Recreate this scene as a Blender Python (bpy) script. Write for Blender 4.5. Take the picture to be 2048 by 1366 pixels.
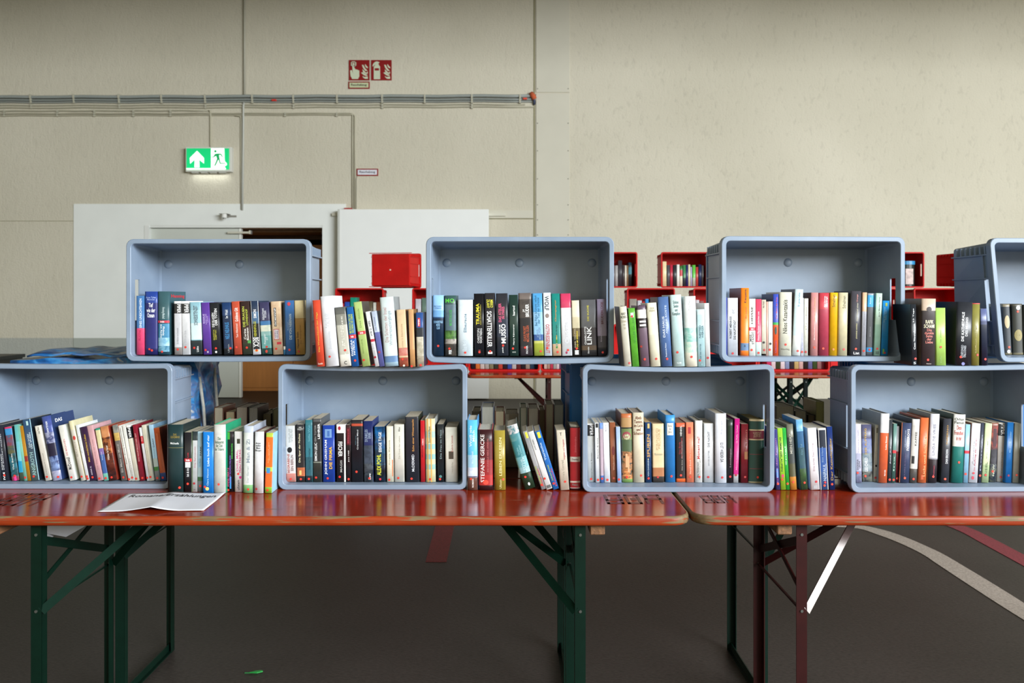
import bpy, bmesh, math, random
from mathutils import Vector, Matrix
random.seed(7)
for o in list(bpy.data.objects): bpy.data.objects.remove(o)
scene = bpy.context.scene
COL = scene.collection

# ------------------------------------------------------------------ camera
F = 1700.0; EYE = 1.37; HOR = 600.0; CX = 1024.0
cam_d = bpy.data.cameras.new('camera'); cam = bpy.data.objects.new('camera', cam_d); COL.objects.link(cam)
cam.location = (0, 0, EYE); cam.rotation_euler = (math.pi/2, 0, 0)
cam_d.sensor_width = 36.0; cam_d.lens = F/2048*36.0
cam_d.shift_y = -(683-HOR)/2048.0
cam_d.clip_start = 0.05; cam_d.clip_end = 60
cam_d.dof.use_dof = True; cam_d.dof.focus_distance = 2.68; cam_d.dof.aperture_fstop = 6.3
scene.camera = cam

# ------------------------------------------------------------------ light
w = bpy.data.worlds.new('world'); scene.world = w; w.use_nodes = True
bg = w.node_tree.nodes['Background']; bg.inputs[0].default_value = (1.0, 0.93, 0.68, 1); bg.inputs[1].default_value = 0.95
def area(name, loc, rot, sx, sy, power, col):
    l = bpy.data.lights.new(name, 'AREA'); l.shape = 'RECTANGLE'; l.size = sx; l.size_y = sy
    l.energy = power; l.color = col
    o = bpy.data.objects.new(name, l); COL.objects.link(o); o.location = loc; o.rotation_euler = rot
    return o
# long row of windows on the right hand side of the hall, wide gate behind the photographer
area('window_daylight', (8.5, 1.2, 1.9), (0, math.radians(90), 0), 2.0, 6.0, 150, (0.95, 0.97, 1.0))
area('gate_daylight', (10.6, -6.4, 5.6), (math.radians(72), 0, math.radians(50)), 10.0, 4.4, 5100, (0.90, 0.955, 1.0))
scene.view_settings.view_transform = 'Standard'; scene.view_settings.look = 'None'
scene.view_settings.gamma = 1.0; scene.view_settings.use_curve_mapping = False
scene.view_settings.exposure = 0.0
scene.cycles.max_bounces = 8; scene.cycles.diffuse_bounces = 4; scene.cycles.glossy_bounces = 3
scene.cycles.caustics_reflective = False; scene.cycles.caustics_refractive = False

# ------------------------------------------------------------------ helpers
def lin(c):
    return c/12.92 if c <= 0.04045 else ((c+0.055)/1.055)**2.4
def hexc(h):
    if len(h) == 3: h = ''.join(c*2 for c in h)
    return tuple(lin(int(h[i:i+2], 16)/255.0) for i in (0, 2, 4)) + (1.0,)
def P(px, py, s):
    "world point seen at pixel px,py when one metre spans s pixels there"
    return Vector(((px-CX)/s, F/s, EYE-(py-HOR)/s))
MATS = {}
def mat(h, rough=0.45, kind='plain', spec=0.5, vary=0.10, scale=60.0, bump=0.0, stretch=(1,1,1), metal=0.0, coat=0.0, detail=3.0):
    key = (h, rough, kind, spec, vary, scale, bump, stretch, metal, coat)
    if key in MATS: return MATS[key]
    m = bpy.data.materials.new(kind+'_'+h); m.use_nodes = True
    nt = m.node_tree; b = nt.nodes['Principled BSDF']
    b.inputs['Roughness'].default_value = rough; b.inputs['Metallic'].default_value = metal
    b.inputs['Specular IOR Level'].default_value = spec
    b.inputs['Coat Weight'].default_value = coat; b.inputs['Coat Roughness'].default_value = 0.12
    c = hexc(h); b.inputs['Base Color'].default_value = c
    if vary > 0 or bump > 0:
        tc = nt.nodes.new('ShaderNodeTexCoord'); mp = nt.nodes.new('ShaderNodeMapping'); n = nt.nodes.new('ShaderNodeTexNoise')
        mp.inputs['Scale'].default_value = stretch
        nt.links.new(tc.outputs['Object'], mp.inputs[0]); nt.links.new(mp.outputs[0], n.inputs['Vector'])
        n.inputs['Scale'].default_value = scale; n.inputs['Detail'].default_value = detail
        if vary > 0:
            r = nt.nodes.new('ShaderNodeMapRange'); r.inputs['From Min'].default_value = 0.3; r.inputs['From Max'].default_value = 0.7
            r.inputs['To Min'].default_value = 1-vary; r.inputs['To Max'].default_value = 1+vary*0.6
            nt.links.new(n.outputs[0], r.inputs[0])
            mx = nt.nodes.new('ShaderNodeVectorMath'); mx.operation = 'SCALE'; mx.inputs[0].default_value = c[:3]
            nt.links.new(r.outputs[0], mx.inputs['Scale']); nt.links.new(mx.outputs[0], b.inputs['Base Color'])
        if bump > 0:
            bp = nt.nodes.new('ShaderNodeBump'); bp.inputs['Strength'].default_value = bump; bp.inputs['Distance'].default_value = 0.01
            nt.links.new(n.outputs[0], bp.inputs['Height']); nt.links.new(bp.outputs[0], b.inputs['Normal'])
    MATS[key] = m
    return m
def ink(h): return mat(h, 0.5, 'print', vary=0)
def cover_mat(h):
    if '~' not in h: return mat(h, 0.36, 'cover', vary=0.10, scale=45.0)
    if h in MATS: return MATS[h]
    cs = h.split('~'); m = bpy.data.materials.new('picture_cover'); m.use_nodes = True; nt = m.node_tree; b = nt.nodes['Principled BSDF']; b.inputs['Roughness'].default_value = 0.34
    tc = nt.nodes.new('ShaderNodeTexCoord'); n = nt.nodes.new('ShaderNodeTexNoise'); n.inputs['Scale'].default_value = 55; n.inputs['Detail'].default_value = 4; n.inputs['Distortion'].default_value = 0.8
    cr = nt.nodes.new('ShaderNodeValToRGB'); e = cr.color_ramp.elements; e[0].position = 0.38; e[0].color = hexc(cs[0]); e[1].position = 0.62; e[1].color = hexc(cs[-1])
    if len(cs) == 3: q = e.new(0.5); q.color = hexc(cs[1])
    nt.links.new(tc.outputs['Object'], n.inputs['Vector']); nt.links.new(n.outputs[0], cr.inputs[0]); nt.links.new(cr.outputs[0], b.inputs['Base Color'])
    MATS[h] = m; return m
def link(name, me, parent=None, loc=None, mats=None):
    o = bpy.data.objects.new(name, me); COL.objects.link(o)
    if mats is not None:
        for m in mats: me.materials.append(m)
    if loc is not None: o.location = loc
    if parent is not None: o.parent = parent
    return o
def mesh(name, vs, fs, m, parent=None, loc=None, mi=None, smooth=None):
    me = bpy.data.meshes.new(name); me.from_pydata([tuple(v) for v in vs], [], fs)
    ms = m if isinstance(m, (list, tuple)) else [m]
    if mi is not None:
        o_ = None
    o = link(name, me, parent, loc, ms)
    if mi is not None: me.polygons.foreach_set('material_index', mi)
    if smooth is True: me.polygons.foreach_set('use_smooth', [True]*len(me.polygons))
    elif smooth: me.polygons.foreach_set('use_smooth', smooth)
    me.update()
    return o
def empty(name, loc, rz=0.0, rot=None):
    o = bpy.data.objects.new(name, None); COL.objects.link(o); o.location = loc
    o.rotation_euler = rot if rot else (0, 0, rz); o.empty_display_size = 0.05
    return o
def tag(o, label=None, cat=None, group=None, kind=None):
    if label: o['label'] = label
    if cat: o['category'] = cat
    if group: o['group'] = group
    if kind: o['kind'] = kind
    return o
class MB:
    def __init__(s): s.v = []; s.f = []
    def box(s, x0, x1, y0, y1, z0, z1, M=None):
        b = len(s.v)
        vs = [Vector((x, y, z)) for x in (x0, x1) for y in (y0, y1) for z in (z0, z1)]
        if M is not None: vs = [M @ v for v in vs]
        s.v += vs
        s.f += [tuple(b+i for i in q) for q in ((0,1,3,2),(4,6,7,5),(0,4,5,1),(2,3,7,6),(0,2,6,4),(1,5,7,3))]
        return s
    def bar(s, a, b, w_, t_, up=Vector((0, 0, 1))):
        "rectangular bar from a to b, w_ wide along the side axis and t_ thick"
        a = Vector(a); b = Vector(b); d = (b-a); L = d.length; d.normalize()
        side = d.cross(up)
        if side.length < 1e-4: side = d.cross(Vector((1, 0, 0)))
        side.normalize(); n = side.cross(d).normalized()
        M = Matrix((side, d, n)).transposed().to_4x4(); M.translation = a
        return s.box(-w_/2, w_/2, 0, L, -t_/2, t_/2, M)
    def tube(s, pts, r, n=8):
        b0 = len(s.v); pts = [Vector(p) for p in pts]; rings = []
        for i, p in enumerate(pts):
            d = (pts[min(i+1, len(pts)-1)]-pts[max(i-1, 0)]).normalized()
            u = d.cross(Vector((0, 1, 0.01))).normalized(); v = d.cross(u)
            rings.append([len(s.v)+k for k in range(n)])
            for k in range(n):
                a = 2*math.pi*k/n; s.v.append(p+u*(r*math.cos(a))+v*(r*math.sin(a)))
        for i in range(len(pts)-1):
            for k in range(n):
                s.f.append((rings[i][k], rings[i][(k+1)%n], rings[i+1][(k+1)%n], rings[i+1][k]))
        s.f.append(tuple(reversed(rings[0]))); s.f.append(tuple(rings[-1]))
        return s
    def poly(s, pts, y0, y1, ax='y'):
        "prism of an outline given in x,z (ax y) or x,y (ax z)"
        b = len(s.v); n = len(pts)
        for yy in (y0, y1):
            for (p, q) in pts: s.v.append(Vector((p, yy, q)) if ax == 'y' else Vector((p, q, yy)))
        s.f.append(tuple(b+i for i in range(n))); s.f.append(tuple(b+n+i for i in reversed(range(n))))
        for i in range(n): s.f.append((b+i, b+n+i, b+n+(i+1)%n, b+(i+1)%n))
        return s
    def build(s, name, m, parent=None, loc=None, smooth=None):
        return mesh(name, s.v, s.f, m, parent, loc, smooth=smooth)
def bevel(o, w_=0.003, seg=2):
    md = o.modifiers.new('bevel', 'BEVEL'); md.width = w_; md.segments = seg; md.limit_method = 'ANGLE'
    return o

# raw letter shapes, one mesh per string, box normalised to 0..1
_txt = {}
def letters(s, fat=0.0):
    k = (s, fat)
    if k in _txt: return _txt[k]
    cu = bpy.data.curves.new('t', 'FONT'); cu.body = s; cu.resolution_u = 2; cu.offset = fat
    cu.space_line = 0.85
    if '\n' in s: cu.align_x = 'CENTER'
    o = bpy.data.objects.new('t', cu)
    me = o.to_mesh()
    vs = [v.co.copy() for v in me.vertices]; fs = [tuple(p.vertices) for p in me.polygons]
    o.to_mesh_clear(); bpy.data.objects.remove(o); bpy.data.curves.remove(cu)
    if not vs: _txt[k] = ([], []); return _txt[k]
    x0 = min(v.x for v in vs); x1 = max(v.x for v in vs); y0 = min(v.y for v in vs); y1 = max(v.y for v in vs)
    vs = [((v.x-x0)/max(x1-x0, 1e-6), (v.y-y0)/max(y1-y0, 1e-6)) for v in vs]
    _txt[k] = (vs, fs)
    return _txt[k]
# ------------------------------------------------------------------ the hall
SW = 144.07; DW = F/SW                      # back wall: 144 px to the metre, 11.8 m away
def WX(px): return (px-CX)/SW
def WZ(py): return EYE-(py-HOR)/SW
def wall_material():
    m = bpy.data.materials.new('plaster'); m.use_nodes = True
    nt = m.node_tree; L = nt.links; b = nt.nodes['Principled BSDF']; b.inputs['Roughness'].default_value = 0.85
    tc = nt.nodes.new('ShaderNodeTexCoord')
    def noise(sc, st, det=4.0, dist=0.0):
        mp = nt.nodes.new('ShaderNodeMapping'); mp.inputs['Scale'].default_value = st; L.new(tc.outputs['Object'], mp.inputs[0])
        n = nt.nodes.new('ShaderNodeTexNoise'); n.inputs['Scale'].default_value = sc; n.inputs['Detail'].default_value = det
        n.inputs['Distortion'].default_value = dist
        L.new(mp.outputs[0], n.inputs['Vector']); return n
    big = noise(0.5, (1, 1, 1)); fine = noise(13.0, (1.6, 1, 0.7), 4.0, 0.5); grit = noise(45.0, (1, 1, 1))
    cr = nt.nodes.new('ShaderNodeValToRGB')
    cr.color_ramp.elements[0].position = 0.3; cr.color_ramp.elements[0].color = hexc('c9c3b0')
    cr.color_ramp.elements[1].position = 0.7; cr.color_ramp.elements[1].color = hexc('d6d0be')
    L.new(big.outputs[0], cr.inputs[0])
    # rough render right of the vertical strip: sparse dark pits
    pit = nt.nodes.new('ShaderNodeMapRange'); pit.inputs['From Min'].default_value = 0.30; pit.inputs['From Max'].default_value = 0.42
    pit.inputs['To Min'].default_value = 0.95; pit.inputs['To Max'].default_value = 1.0; L.new(fine.outputs[0], pit.inputs[0])
    mx = nt.nodes.new('ShaderNodeVectorMath'); mx.operation = 'SCALE'; L.new(cr.outputs[0], mx.inputs[0]); L.new(pit.outputs[0], mx.inputs['Scale'])
    spx = nt.nodes.new('ShaderNodeSeparateXYZ'); L.new(tc.outputs['Object'], spx.inputs[0])
    gx = nt.nodes.new('ShaderNodeMapRange'); gx.inputs['From Min'].default_value = WX(1130); gx.inputs['From Max'].default_value = WX(1150)
    gx.inputs['To Min'].default_value = 0.96; gx.inputs['To Max'].default_value = 0.91; L.new(spx.outputs[0], gx.inputs[0]); L.new(gx.outputs[0], pit.inputs['To Min'])
    # grey painted dado below 0.85 m on the left part
    sep = nt.nodes.new('ShaderNodeSeparateXYZ'); L.new(tc.outputs['Object'], sep.inputs[0])
    lt = nt.nodes.new('ShaderNodeMath'); lt.operation = 'LESS_THAN'; lt.inputs[1].default_value = WZ(676); L.new(sep.outputs[2], lt.inputs[0])
    lx = nt.nodes.new('ShaderNodeMath'); lx.operation = 'LESS_THAN'; lx.inputs[1].default_value = WX(680); L.new(sep.outputs[0], lx.inputs[0])
    mm = nt.nodes.new('ShaderNodeMath'); mm.operation = 'MULTIPLY'; L.new(lt.outputs[0], mm.inputs[0]); L.new(lx.outputs[0], mm.inputs[1])
    mix = nt.nodes.new('ShaderNodeMixRGB'); L.new(mm.outputs[0], mix.inputs[0]); L.new(mx.outputs[0], mix.inputs[1]); mix.inputs[2].default_value = hexc('aeb0a8')
    L.new(mix.outputs[0], b.inputs['Base Color'])
    ad = nt.nodes.new('ShaderNodeMath'); ad.operation = 'ADD'; L.new(fine.outputs[0], ad.inputs[0]); L.new(grit.outputs[0], ad.inputs[1])
    bp = nt.nodes.new('ShaderNodeBump'); bp.inputs['Strength'].default_value = 0.32; bp.inputs['Distance'].default_value = 0.02
    L.new(ad.outputs[0], bp.inputs['Height']); L.new(bp.outputs[0], b.inputs['Normal'])
    return m
M_WALL = wall_material()
M_PALE = mat('ebeeea', 0.6, 'paint', vary=0.03, scale=3.0)
M_BOARD = mat('f0f2f0', 0.6, 'paint', vary=0.02, scale=3.0)
M_REVEAL = mat('bfc2b2', 0.7, 'paint', vary=0.03, scale=3.0)
M_DOOR = mat('c6cac2', 0.5, 'paint', vary=0.03, scale=3.0)
M_SMOOTH = mat('cfcbbb', 0.7, 'paint', vary=0.03, scale=3.0)
# wall with the door opening cut out
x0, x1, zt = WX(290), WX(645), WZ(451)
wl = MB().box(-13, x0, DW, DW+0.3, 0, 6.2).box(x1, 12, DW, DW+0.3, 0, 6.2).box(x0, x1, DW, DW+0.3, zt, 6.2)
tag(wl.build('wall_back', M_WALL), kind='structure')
fl_m = bpy.data.materials.new('asphalt'); fl_m.use_nodes = True
nt = fl_m.node_tree; L = nt.links; b = nt.nodes['Principled BSDF']; b.inputs['Roughness'].default_value = 0.5; b.inputs['Specular IOR Level'].default_value = 0.25
tc = nt.nodes.new('ShaderNodeTexCoord')
def fl_noise(sc, det=4.0, st=(1, 1, 1)):
    mp = nt.nodes.new('ShaderNodeMapping'); mp.inputs['Scale'].default_value = st; L.new(tc.outputs['Object'], mp.inputs[0])
    n = nt.nodes.new('ShaderNodeTexNoise'); n.inputs['Scale'].default_value = sc; n.inputs['Detail'].default_value = det; L.new(mp.outputs[0], n.inputs['Vector']); return n
n1 = fl_noise(1.3, 6.0); n2 = fl_noise(95.0, 3.0, (0.7, 1.3, 1)); n3 = fl_noise(34.0, 3.0, (1, 2.2, 1))
cr = nt.nodes.new('ShaderNodeValToRGB'); cr.color_ramp.elements[0].position = 0.3; cr.color_ramp.elements[0].color = hexc('302b28')
cr.color_ramp.elements[1].position = 0.72; cr.color_ramp.elements[1].color = hexc('3a3431'); L.new(n1.outputs[0], cr.inputs[0])
def rng(src, a, b_, c, d):
    r = nt.nodes.new('ShaderNodeMapRange'); r.inputs['From Min'].default_value = a; r.inputs['From Max'].default_value = b_
    r.inputs['To Min'].default_value = c; r.inputs['To Max'].default_value = d; L.new(src.outputs[0], r.inputs[0]); return r
def scl(col_out, f):
    v = nt.nodes.new('ShaderNodeVectorMath'); v.operation = 'SCALE'; L.new(col_out, v.inputs[0]); L.new(f.outputs[0], v.inputs['Scale']); return v
v1 = scl(cr.outputs[0], rng(n2, 0.3, 0.7, 0.72, 1.28)); v2 = scl(v1.outputs[0], rng(n3, 0.30, 0.40, 0.62, 1.0))
L.new(v2.outputs[0], b.inputs['Base Color'])
bp = nt.nodes.new('ShaderNodeBump'); bp.inputs['Strength'].default_value = 0.25; bp.inputs['Distance'].default_value = 0.004
L.new(n2.outputs[0], bp.inputs['Height']); L.new(bp.outputs[0], b.inputs['Normal'])
tag(MB().box(-13, 12, -7, DW+4, -0.1, 0).build('floor', fl_m), kind='structure')
tag(MB().box(-13, 12, -3.5, DW+0.3, 6.2, 6.4).build('ceiling', mat('8c8a80', 0.9, 'paint', vary=0.03, scale=2.0)), kind='structure')
for k, gy in enumerate((6.0,)):  # girder added out of view to shade the top of the back wall
    shade_girder = MB().box(-13, 12, gy-0.15, gy+0.15, 5.25, 6.2).box(-13, 12, gy-0.3, gy+0.3, 5.2, 5.25)
    tag(shade_girder.build('trim_%d' % (6+k), mat('8c8a80', 0.9, 'paint', vary=0.03, scale=2.0)), kind='structure')
tag(MB().box(-13.3, -13, -7, DW+0.3, 0, 6.2).build('wall_left', mat('b9b4a2', 0.9, 'paint', vary=0.04, scale=2.0)), kind='structure')

# pale painted surround of the doorway (left), thin coat standing a little proud
pale = MB()
t = 0.012
pale.box(WX(148), x0, DW-t, DW-0.0005, WZ(676), WZ(408)).box(x0, x1, DW-t, DW-0.0005, zt, WZ(408)).box(x1, WX(692), DW-t, DW-0.0005, 0, WZ(408))
tag(pale.build('trim_1', M_PALE), kind='structure')
tag(MB().box(WX(148), x0, DW-t, DW-0.0005, 0, WZ(676)).build('trim_2', mat('aab0a8', 0.6, 'paint', vary=0.03, scale=3)), kind='structure')
# white door lining at the left of the opening
tag(MB().box(x0, WX(299), DW-0.02, DW+0.25, 0, zt).box(x0, x1, DW-0.004, DW+0.25, zt-0.03, zt).build('trim_3', mat('e4e6e2', 0.5, 'paint', vary=0.02, scale=3)), kind='structure')
# door leaf, closed left half
door = empty('door_1', (WX(299), DW+0.06, 0)); tag(door, kind='structure')
dl = MB().box(0, WX(478)-WX(299), 0, 0.05, 0.01, zt-0.035).build('door_leaf', M_DOOR, door); bevel(dl)
MB().box(WX(476)-WX(299), WX(480)-WX(299), -0.012, 0.055, 0.01, zt-0.035).build('door_edge_strip', mat('e6e7e0', 0.5, 'paint', vary=0), door)
rod = MB(); a = WX(455)-WX(299); rod.box(a, a+0.32, -0.06, -0.035, WZ(467), WZ(463)).box(a+0.30, a+0.325, -0.07, 0.0, WZ(468), WZ(461)).build('door_closer_arm', mat('c9cac6', 0.3, 'steel', metal=0.6, vary=0), door)
# dark room behind the doorway
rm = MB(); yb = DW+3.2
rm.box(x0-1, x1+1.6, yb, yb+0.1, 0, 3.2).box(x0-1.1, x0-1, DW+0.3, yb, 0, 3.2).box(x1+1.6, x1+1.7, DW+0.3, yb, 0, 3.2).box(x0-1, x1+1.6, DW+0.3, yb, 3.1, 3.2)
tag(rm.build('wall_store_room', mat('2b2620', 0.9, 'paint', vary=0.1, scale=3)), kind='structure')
beam = empty('ceiling_beam', ((x0+x1)/2, DW+0.55, 2.34)); tag(beam, 'brown timber soffit of planks seen at the top of the open doorway', 'beam')
for k in range(6):
    pb = MB().box(-1.25, 1.25, 0.11*k-0.2, 0.11*k-0.098, 0, 0.035).build('plank', mat('7a5a3c', 0.7, 'timber', vary=0.3, scale=8, stretch=(1, 6, 6)), beam)
    bevel(pb, 0.004, 1)
MB().box(-1.25, 1.25, 0.47, 0.53, -0.06, 0.0).build('batten', mat('5c4029', 0.7, 'timber', vary=0.3, scale=8, stretch=(1, 6, 6)), beam)
cab = empty('wooden_cabinet', (WX(585), DW+1.0, 0)); tag(cab, 'orange-brown wooden cupboard standing inside the open doorway', 'cabinet')
mo = mat('b5763a', 0.5, 'veneer', vary=0.08, scale=5, stretch=(6, 6, 0.6))
MB().box(-1.12, 0.62, 0.02, 0.5, 0, 2.2).build('body', mo, cab)
for i in range(2):
    d_ = MB().box(-1.115+i*0.87, -0.255+i*0.87, 0, 0.02, 0.05, 2.18).build('door', mo, cab); bevel(d_)
    MB().box(-0.31+i*0.10, -0.298+i*0.10, -0.02, 0.0, 1.0, 1.12).build('handle', mat('9a9a94', 0.3, 'steel', metal=0.8, vary=0), d_)
# big white panel right of the doorway
sp = empty('sliding_door', (WX(680), DW-0.16, 0)); tag(sp, 'large plain white sliding door panel hanging right of the doorway', 'door')
o = MB().box(0, WX(978)-WX(680), 0, 0.1, 0.02, WZ(421)).build('panel', M_BOARD, sp); bevel(o)
MB().box(0.0, 0.03, -0.004, 0.0, 0.02, WZ(421)).build('edge_strip', mat('c4c6c0', 0.5, 'paint', vary=0), sp)
MB().box(-0.1, 2.3, 0.1, 0.158, WZ(424)-0.06, WZ(424)-0.02).build('hanging_rail', mat('d3d0c0', 0.5, 'paint', vary=0), sp)
# smooth vertical strip with screws and the joints in the wall
strip = empty('wall_cover_strip', (WX(1072), DW, 0)); tag(strip, 'smooth painted vertical cover strip screwed to the plaster wall right of centre', 'panel')
wdt = WX(1139)-WX(1072)
for (za, zb) in ((WZ(1366)+4.0 if False else 0.0, WZ(187)), (WZ(185), 6.15)):
    o = MB().box(0, wdt, -0.014, 0, za, zb).build('panel', M_SMOOTH, strip); bevel(o, 0.002, 1)
for py in (178, 247, 302, 358, 410, 440, 470):
    for xx in (0.02, wdt-0.02):
        MB().box(xx-0.007, xx+0.007, -0.018, -0.0135, WZ(py)-0.007, WZ(py)+0.007).build('screw', mat('7d7868', 0.5, 'steel', vary=0), strip)
jt = MB().box(WX(1067), WX(1070), DW-0.004, DW, 0, 6.2).box(WX(978), WX(1067), DW-0.004, DW, WZ(438.5), WZ(437)).box(WX(0)-5, WX(147), DW-0.003, DW, WZ(442.6), WZ(441.6))
tag(jt.build('trim_4', mat('8f8a6c', 0.9, 'joint', vary=0)), kind='structure')
tag(MB().box(WX(978), WX(1066), DW-0.02, DW, WZ(436.5), WZ(421)).build('trim_5', M_SMOOTH), kind='structure')

# ------------------------------------------------------------------ cables and conduits on the wall
def cable(name, pts, r, hx, label, clips=(), rough=0.5):
    root = empty(name, (0, DW, 0)); tag(root, label, 'cable', 'cables and conduits on the back wall')
    mb = MB().tube([(WX(a), -r-0.004, WZ(b_)) for a, b_ in pts], r, 6)
    mb.build('run', mat(hx, rough, 'cable', vary=0.05, scale=4), root, smooth=True)
    for (cx_, cy_) in clips:
        MB().box(WX(cx_)-0.012, WX(cx_)+0.012, -2*r-0.012, 0, WZ(cy_)-r-0.006, WZ(cy_)+r+0.006).build('clip', mat('b9b6a4', 0.6, 'plastic', vary=0), root)
def run(y_l, y_r, x_r=1064, sag=0.7, x_l=-260):
    n = 28; return [(x_l+(x_r-x_l)*i/n, y_l+(y_r-y_l)*i/n+sag*math.sin(i*1.9)) for i in range(n+1)]
clx = [64, 150, 240, 325, 412, 506, 588, 675, 765, 850, 944, 1040]
cable('cable', run(195.5, 192.5), 0.022, '9aa09c', 'thick grey cable, topmost and broadest of the bundle crossing the wall', [(x, 194) for x in clx])
cable('cable', run(201.5, 199.0), 0.016, '8d938f', 'grey cable just below the broadest one in the upper bundle', [(x, 200) for x in clx])
cable('cable', run(206.0, 203.4), 0.013, '979b95', 'thin grey cable at the bottom of the grey upper bundle', [(x, 204.6) for x in clx])
cable('cable', run(212.0, 209.3, 1050), 0.010, 'b4b09b', 'thin beige cable just under the grey bundle', [(x, 210.6) for x in clx[::2]])
cable('cable', run(217.0, 214.2, 1068), 0.010, 'b1ad98', 'lower of two thin beige cables that end at the wall joint', [(x, 215.6) for x in clx[::2]])
cable('cable', run(223.0, 221.6, 416, 0.4), 0.010, 'b1ad98', 'beige cable running to the drop above the exit sign', [(x, 222.4) for x in (10, 116, 190, 268, 342)])
cable('cable', run(228.0, 227.0, 700, 0.5)+[(704, 228), (705.5, 231), (705.5, 417)], 0.010, 'b7b29d', 'beige cable turning down beside the small red-framed notice', [(x, 227.6) for x in (10, 116, 190, 268, 342, 571, 674)])
cable('cable', run(232.4, 229.8, 706, 0.5)+[(709, 231), (710, 234), (710, 418)], 0.010, 'b7b29d', 'outer beige cable turning down left of the small red-framed notice', [(x, 231.5) for x in (10, 116, 190, 268, 342, 571, 674)])
cable('cable', [(419, 221), (421.5, 224), (422, 230), (422, 292), (424, 297)], 0.012, 'bdb8a2', 'short cable drop feeding the green exit sign')
cable('conduit', [(490, -60), (490, 190)], 0.017, 'b9b6a6', 'upright conduit above the cable bundle, near the exit sign')
cable('conduit', [(489, 206), (487.5, 212), (487, 300), (485.5, 421)], 0.015, 'bfc0b8', 'upright grey conduit right of the exit sign')
cable('conduit', [(470, 232), (480, 233), (482.6, 237), (482.6, 420)], 0.009, 'b2ad98', 'thin cable beside the upright conduit right of the exit sign')
cable('cable', [(715, 353), (713, 357), (712.5, 418)], 0.006, 'a8a493', 'very thin cable dropping from the small red-framed notice')
for (px, py, wd, hx, lb) in ((550, 202, 9, 'd6352a', 'small red marker tag on the grey cables left of centre'), (1050, 199, 8, 'e04a30', 'small red marker tag near the cable ends')):
    o = MB().box(-wd/2/SW, wd/2/SW, -0.062, 0.0, -0.012, 0.012).build('cable_tag', mat(hx, 0.5, 'plastic', vary=0), None, (WX(px), DW, WZ(py))); bevel(o, 0.004)
    tag(o, lb, 'tag', 'red cable tags')
fs = MB().tube([(WX(1062)-WX(1066), -0.03, 0.05), (0.0, -0.05, 0.01), (0.02, -0.04, -0.03)], 0.035, 8)
root = empty('fire_seal', (WX(1066), DW, WZ(195))); tag(root, 'orange sealing foam lump where the cables enter the wall joint', 'seal')
fs.build('foam', mat('c8603a', 0.9, 'foam', bump=0.4, scale=50), root, smooth=True)
MB().tube([(0.0, -0.03, -0.03), (0.02, -0.045, -0.06), (0.015, -0.02, -0.10)], 0.018, 6).build('cable_end', mat('3d4660', 0.6, 'plastic', vary=0), root, smooth=True)
o = MB().box(-0.05, 0.06, -0.06, 0, -0.012, 0.012).build('red_bracket', mat('a33232', 0.5, 'paint', vary=0.1), None, (WX(697), DW-0.012, WZ(418.5)))
tag(bevel(o), 'flat dark red clip at the top left corner of the white sliding door', 'bracket')

# little spot lamp over the door
sl = empty('spot_lamp', (WX(455), DW-0.012, WZ(433))); tag(sl, 'small white spotlight bracket above the doorway', 'lamp')
MB().tube([(0, -0.12, 0.02), (0, -0.12, -0.03)], 0.035, 12).build('lamp_head', mat('e8e8e4', 0.4, 'plastic', vary=0), sl, smooth=False)
MB().tube([(0, -0.12, -0.03), (0, -0.12, -0.045)], 0.02, 10).build('lens', mat('77756c', 0.2, 'glass', vary=0), sl)
MB().box(-0.07, 0.05, -0.13, 0.0, 0.018, 0.028).box(0.02, 0.13, -0.012, 0, -0.012, 0.014).box(-0.02, 0.02, -0.02, 0.013, -0.02, 0.03).build('bracket', mat('8d8a80', 0.5, 'steel', vary=0), sl)

# ------------------------------------------------------------------ signs
def sgn(ox, oy, k):
    return lambda pts, cx_, cz_: [(WX(ox+a/k)-cx_, WZ(oy+b_/k)-cz_) for a, b_ in pts]
T = sgn(660, 100, 12.8)
def plate(name, box_, hx, label, cat='sign', grp=None, depth=0.012):
    (a, b_, c, d) = box_
    cx_, cz_ = WX(660+(a+c)/2/12.8), WZ(100+(b_+d)/2/12.8)
    root = empty(name, (cx_, DW, cz_)); tag(root, label, cat, grp)
    q = T([(a, b_), (c, b_), (c, d), (a, d)], cx_, cz_)
    MB().poly(q[::-1], -depth, 0).build('plate', mat(hx, 0.35, 'enamel', vary=0), root)
    return root, cx_, cz_
def flames(root, cx_, cz_, dx, hx):
    for pts in ([(820,385),(860,390),(900,470),(970,545),(905,540),(850,470)],
                [(905,365),(935,405),(975,450),(970,480),(920,450),(900,400)],
                [(835,500),(870,530),(930,590),(972,560),(972,610),(920,625),(850,570)],
                [(795,590),(850,575),(900,620),(972,650),(930,675),(870,650)],
                [(835,670),(880,700),(972,680),(972,745),(900,745),(850,710)]):
        MB().poly(T([(a+dx, b_) for a, b_ in pts], cx_, cz_)[::-1], -0.016, -0.0125).build('flame', mat(hx, 0.4, 'enamel', vary=0), root)
r_, cx_, cz_ = plate('fire_alarm_sign', (488, 262, 1015, 782), '8c0d12', 'dark red square sign with a hand pressing a button and flames')
hx = 'cfd6bb'
MB().poly(T([(520,540),(540,520),(570,530),(590,620),(575,430),(560,400),(605,395),(650,500),(700,510),(755,535),(755,680),(720,750),(575,750),(530,670)], cx_, cz_)[::-1], -0.016, -0.0125).build('hand', mat(hx, 0.4, 'enamel', vary=0), r_)
fr = MB()
for q in ((540,300,675,322),(540,300,562,430),(650,300,675,430),(540,410,580,430),(630,410,675,430),(580,340,630,400)):
    fr.poly(T([(q[0],q[1]),(q[2],q[1]),(q[2],q[3]),(q[0],q[3])], cx_, cz_)[::-1], -0.016, -0.0125)
fr.build('button', mat(hx, 0.4, 'enamel', vary=0), r_)
flames(r_, cx_, cz_, 0, hx)
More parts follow.
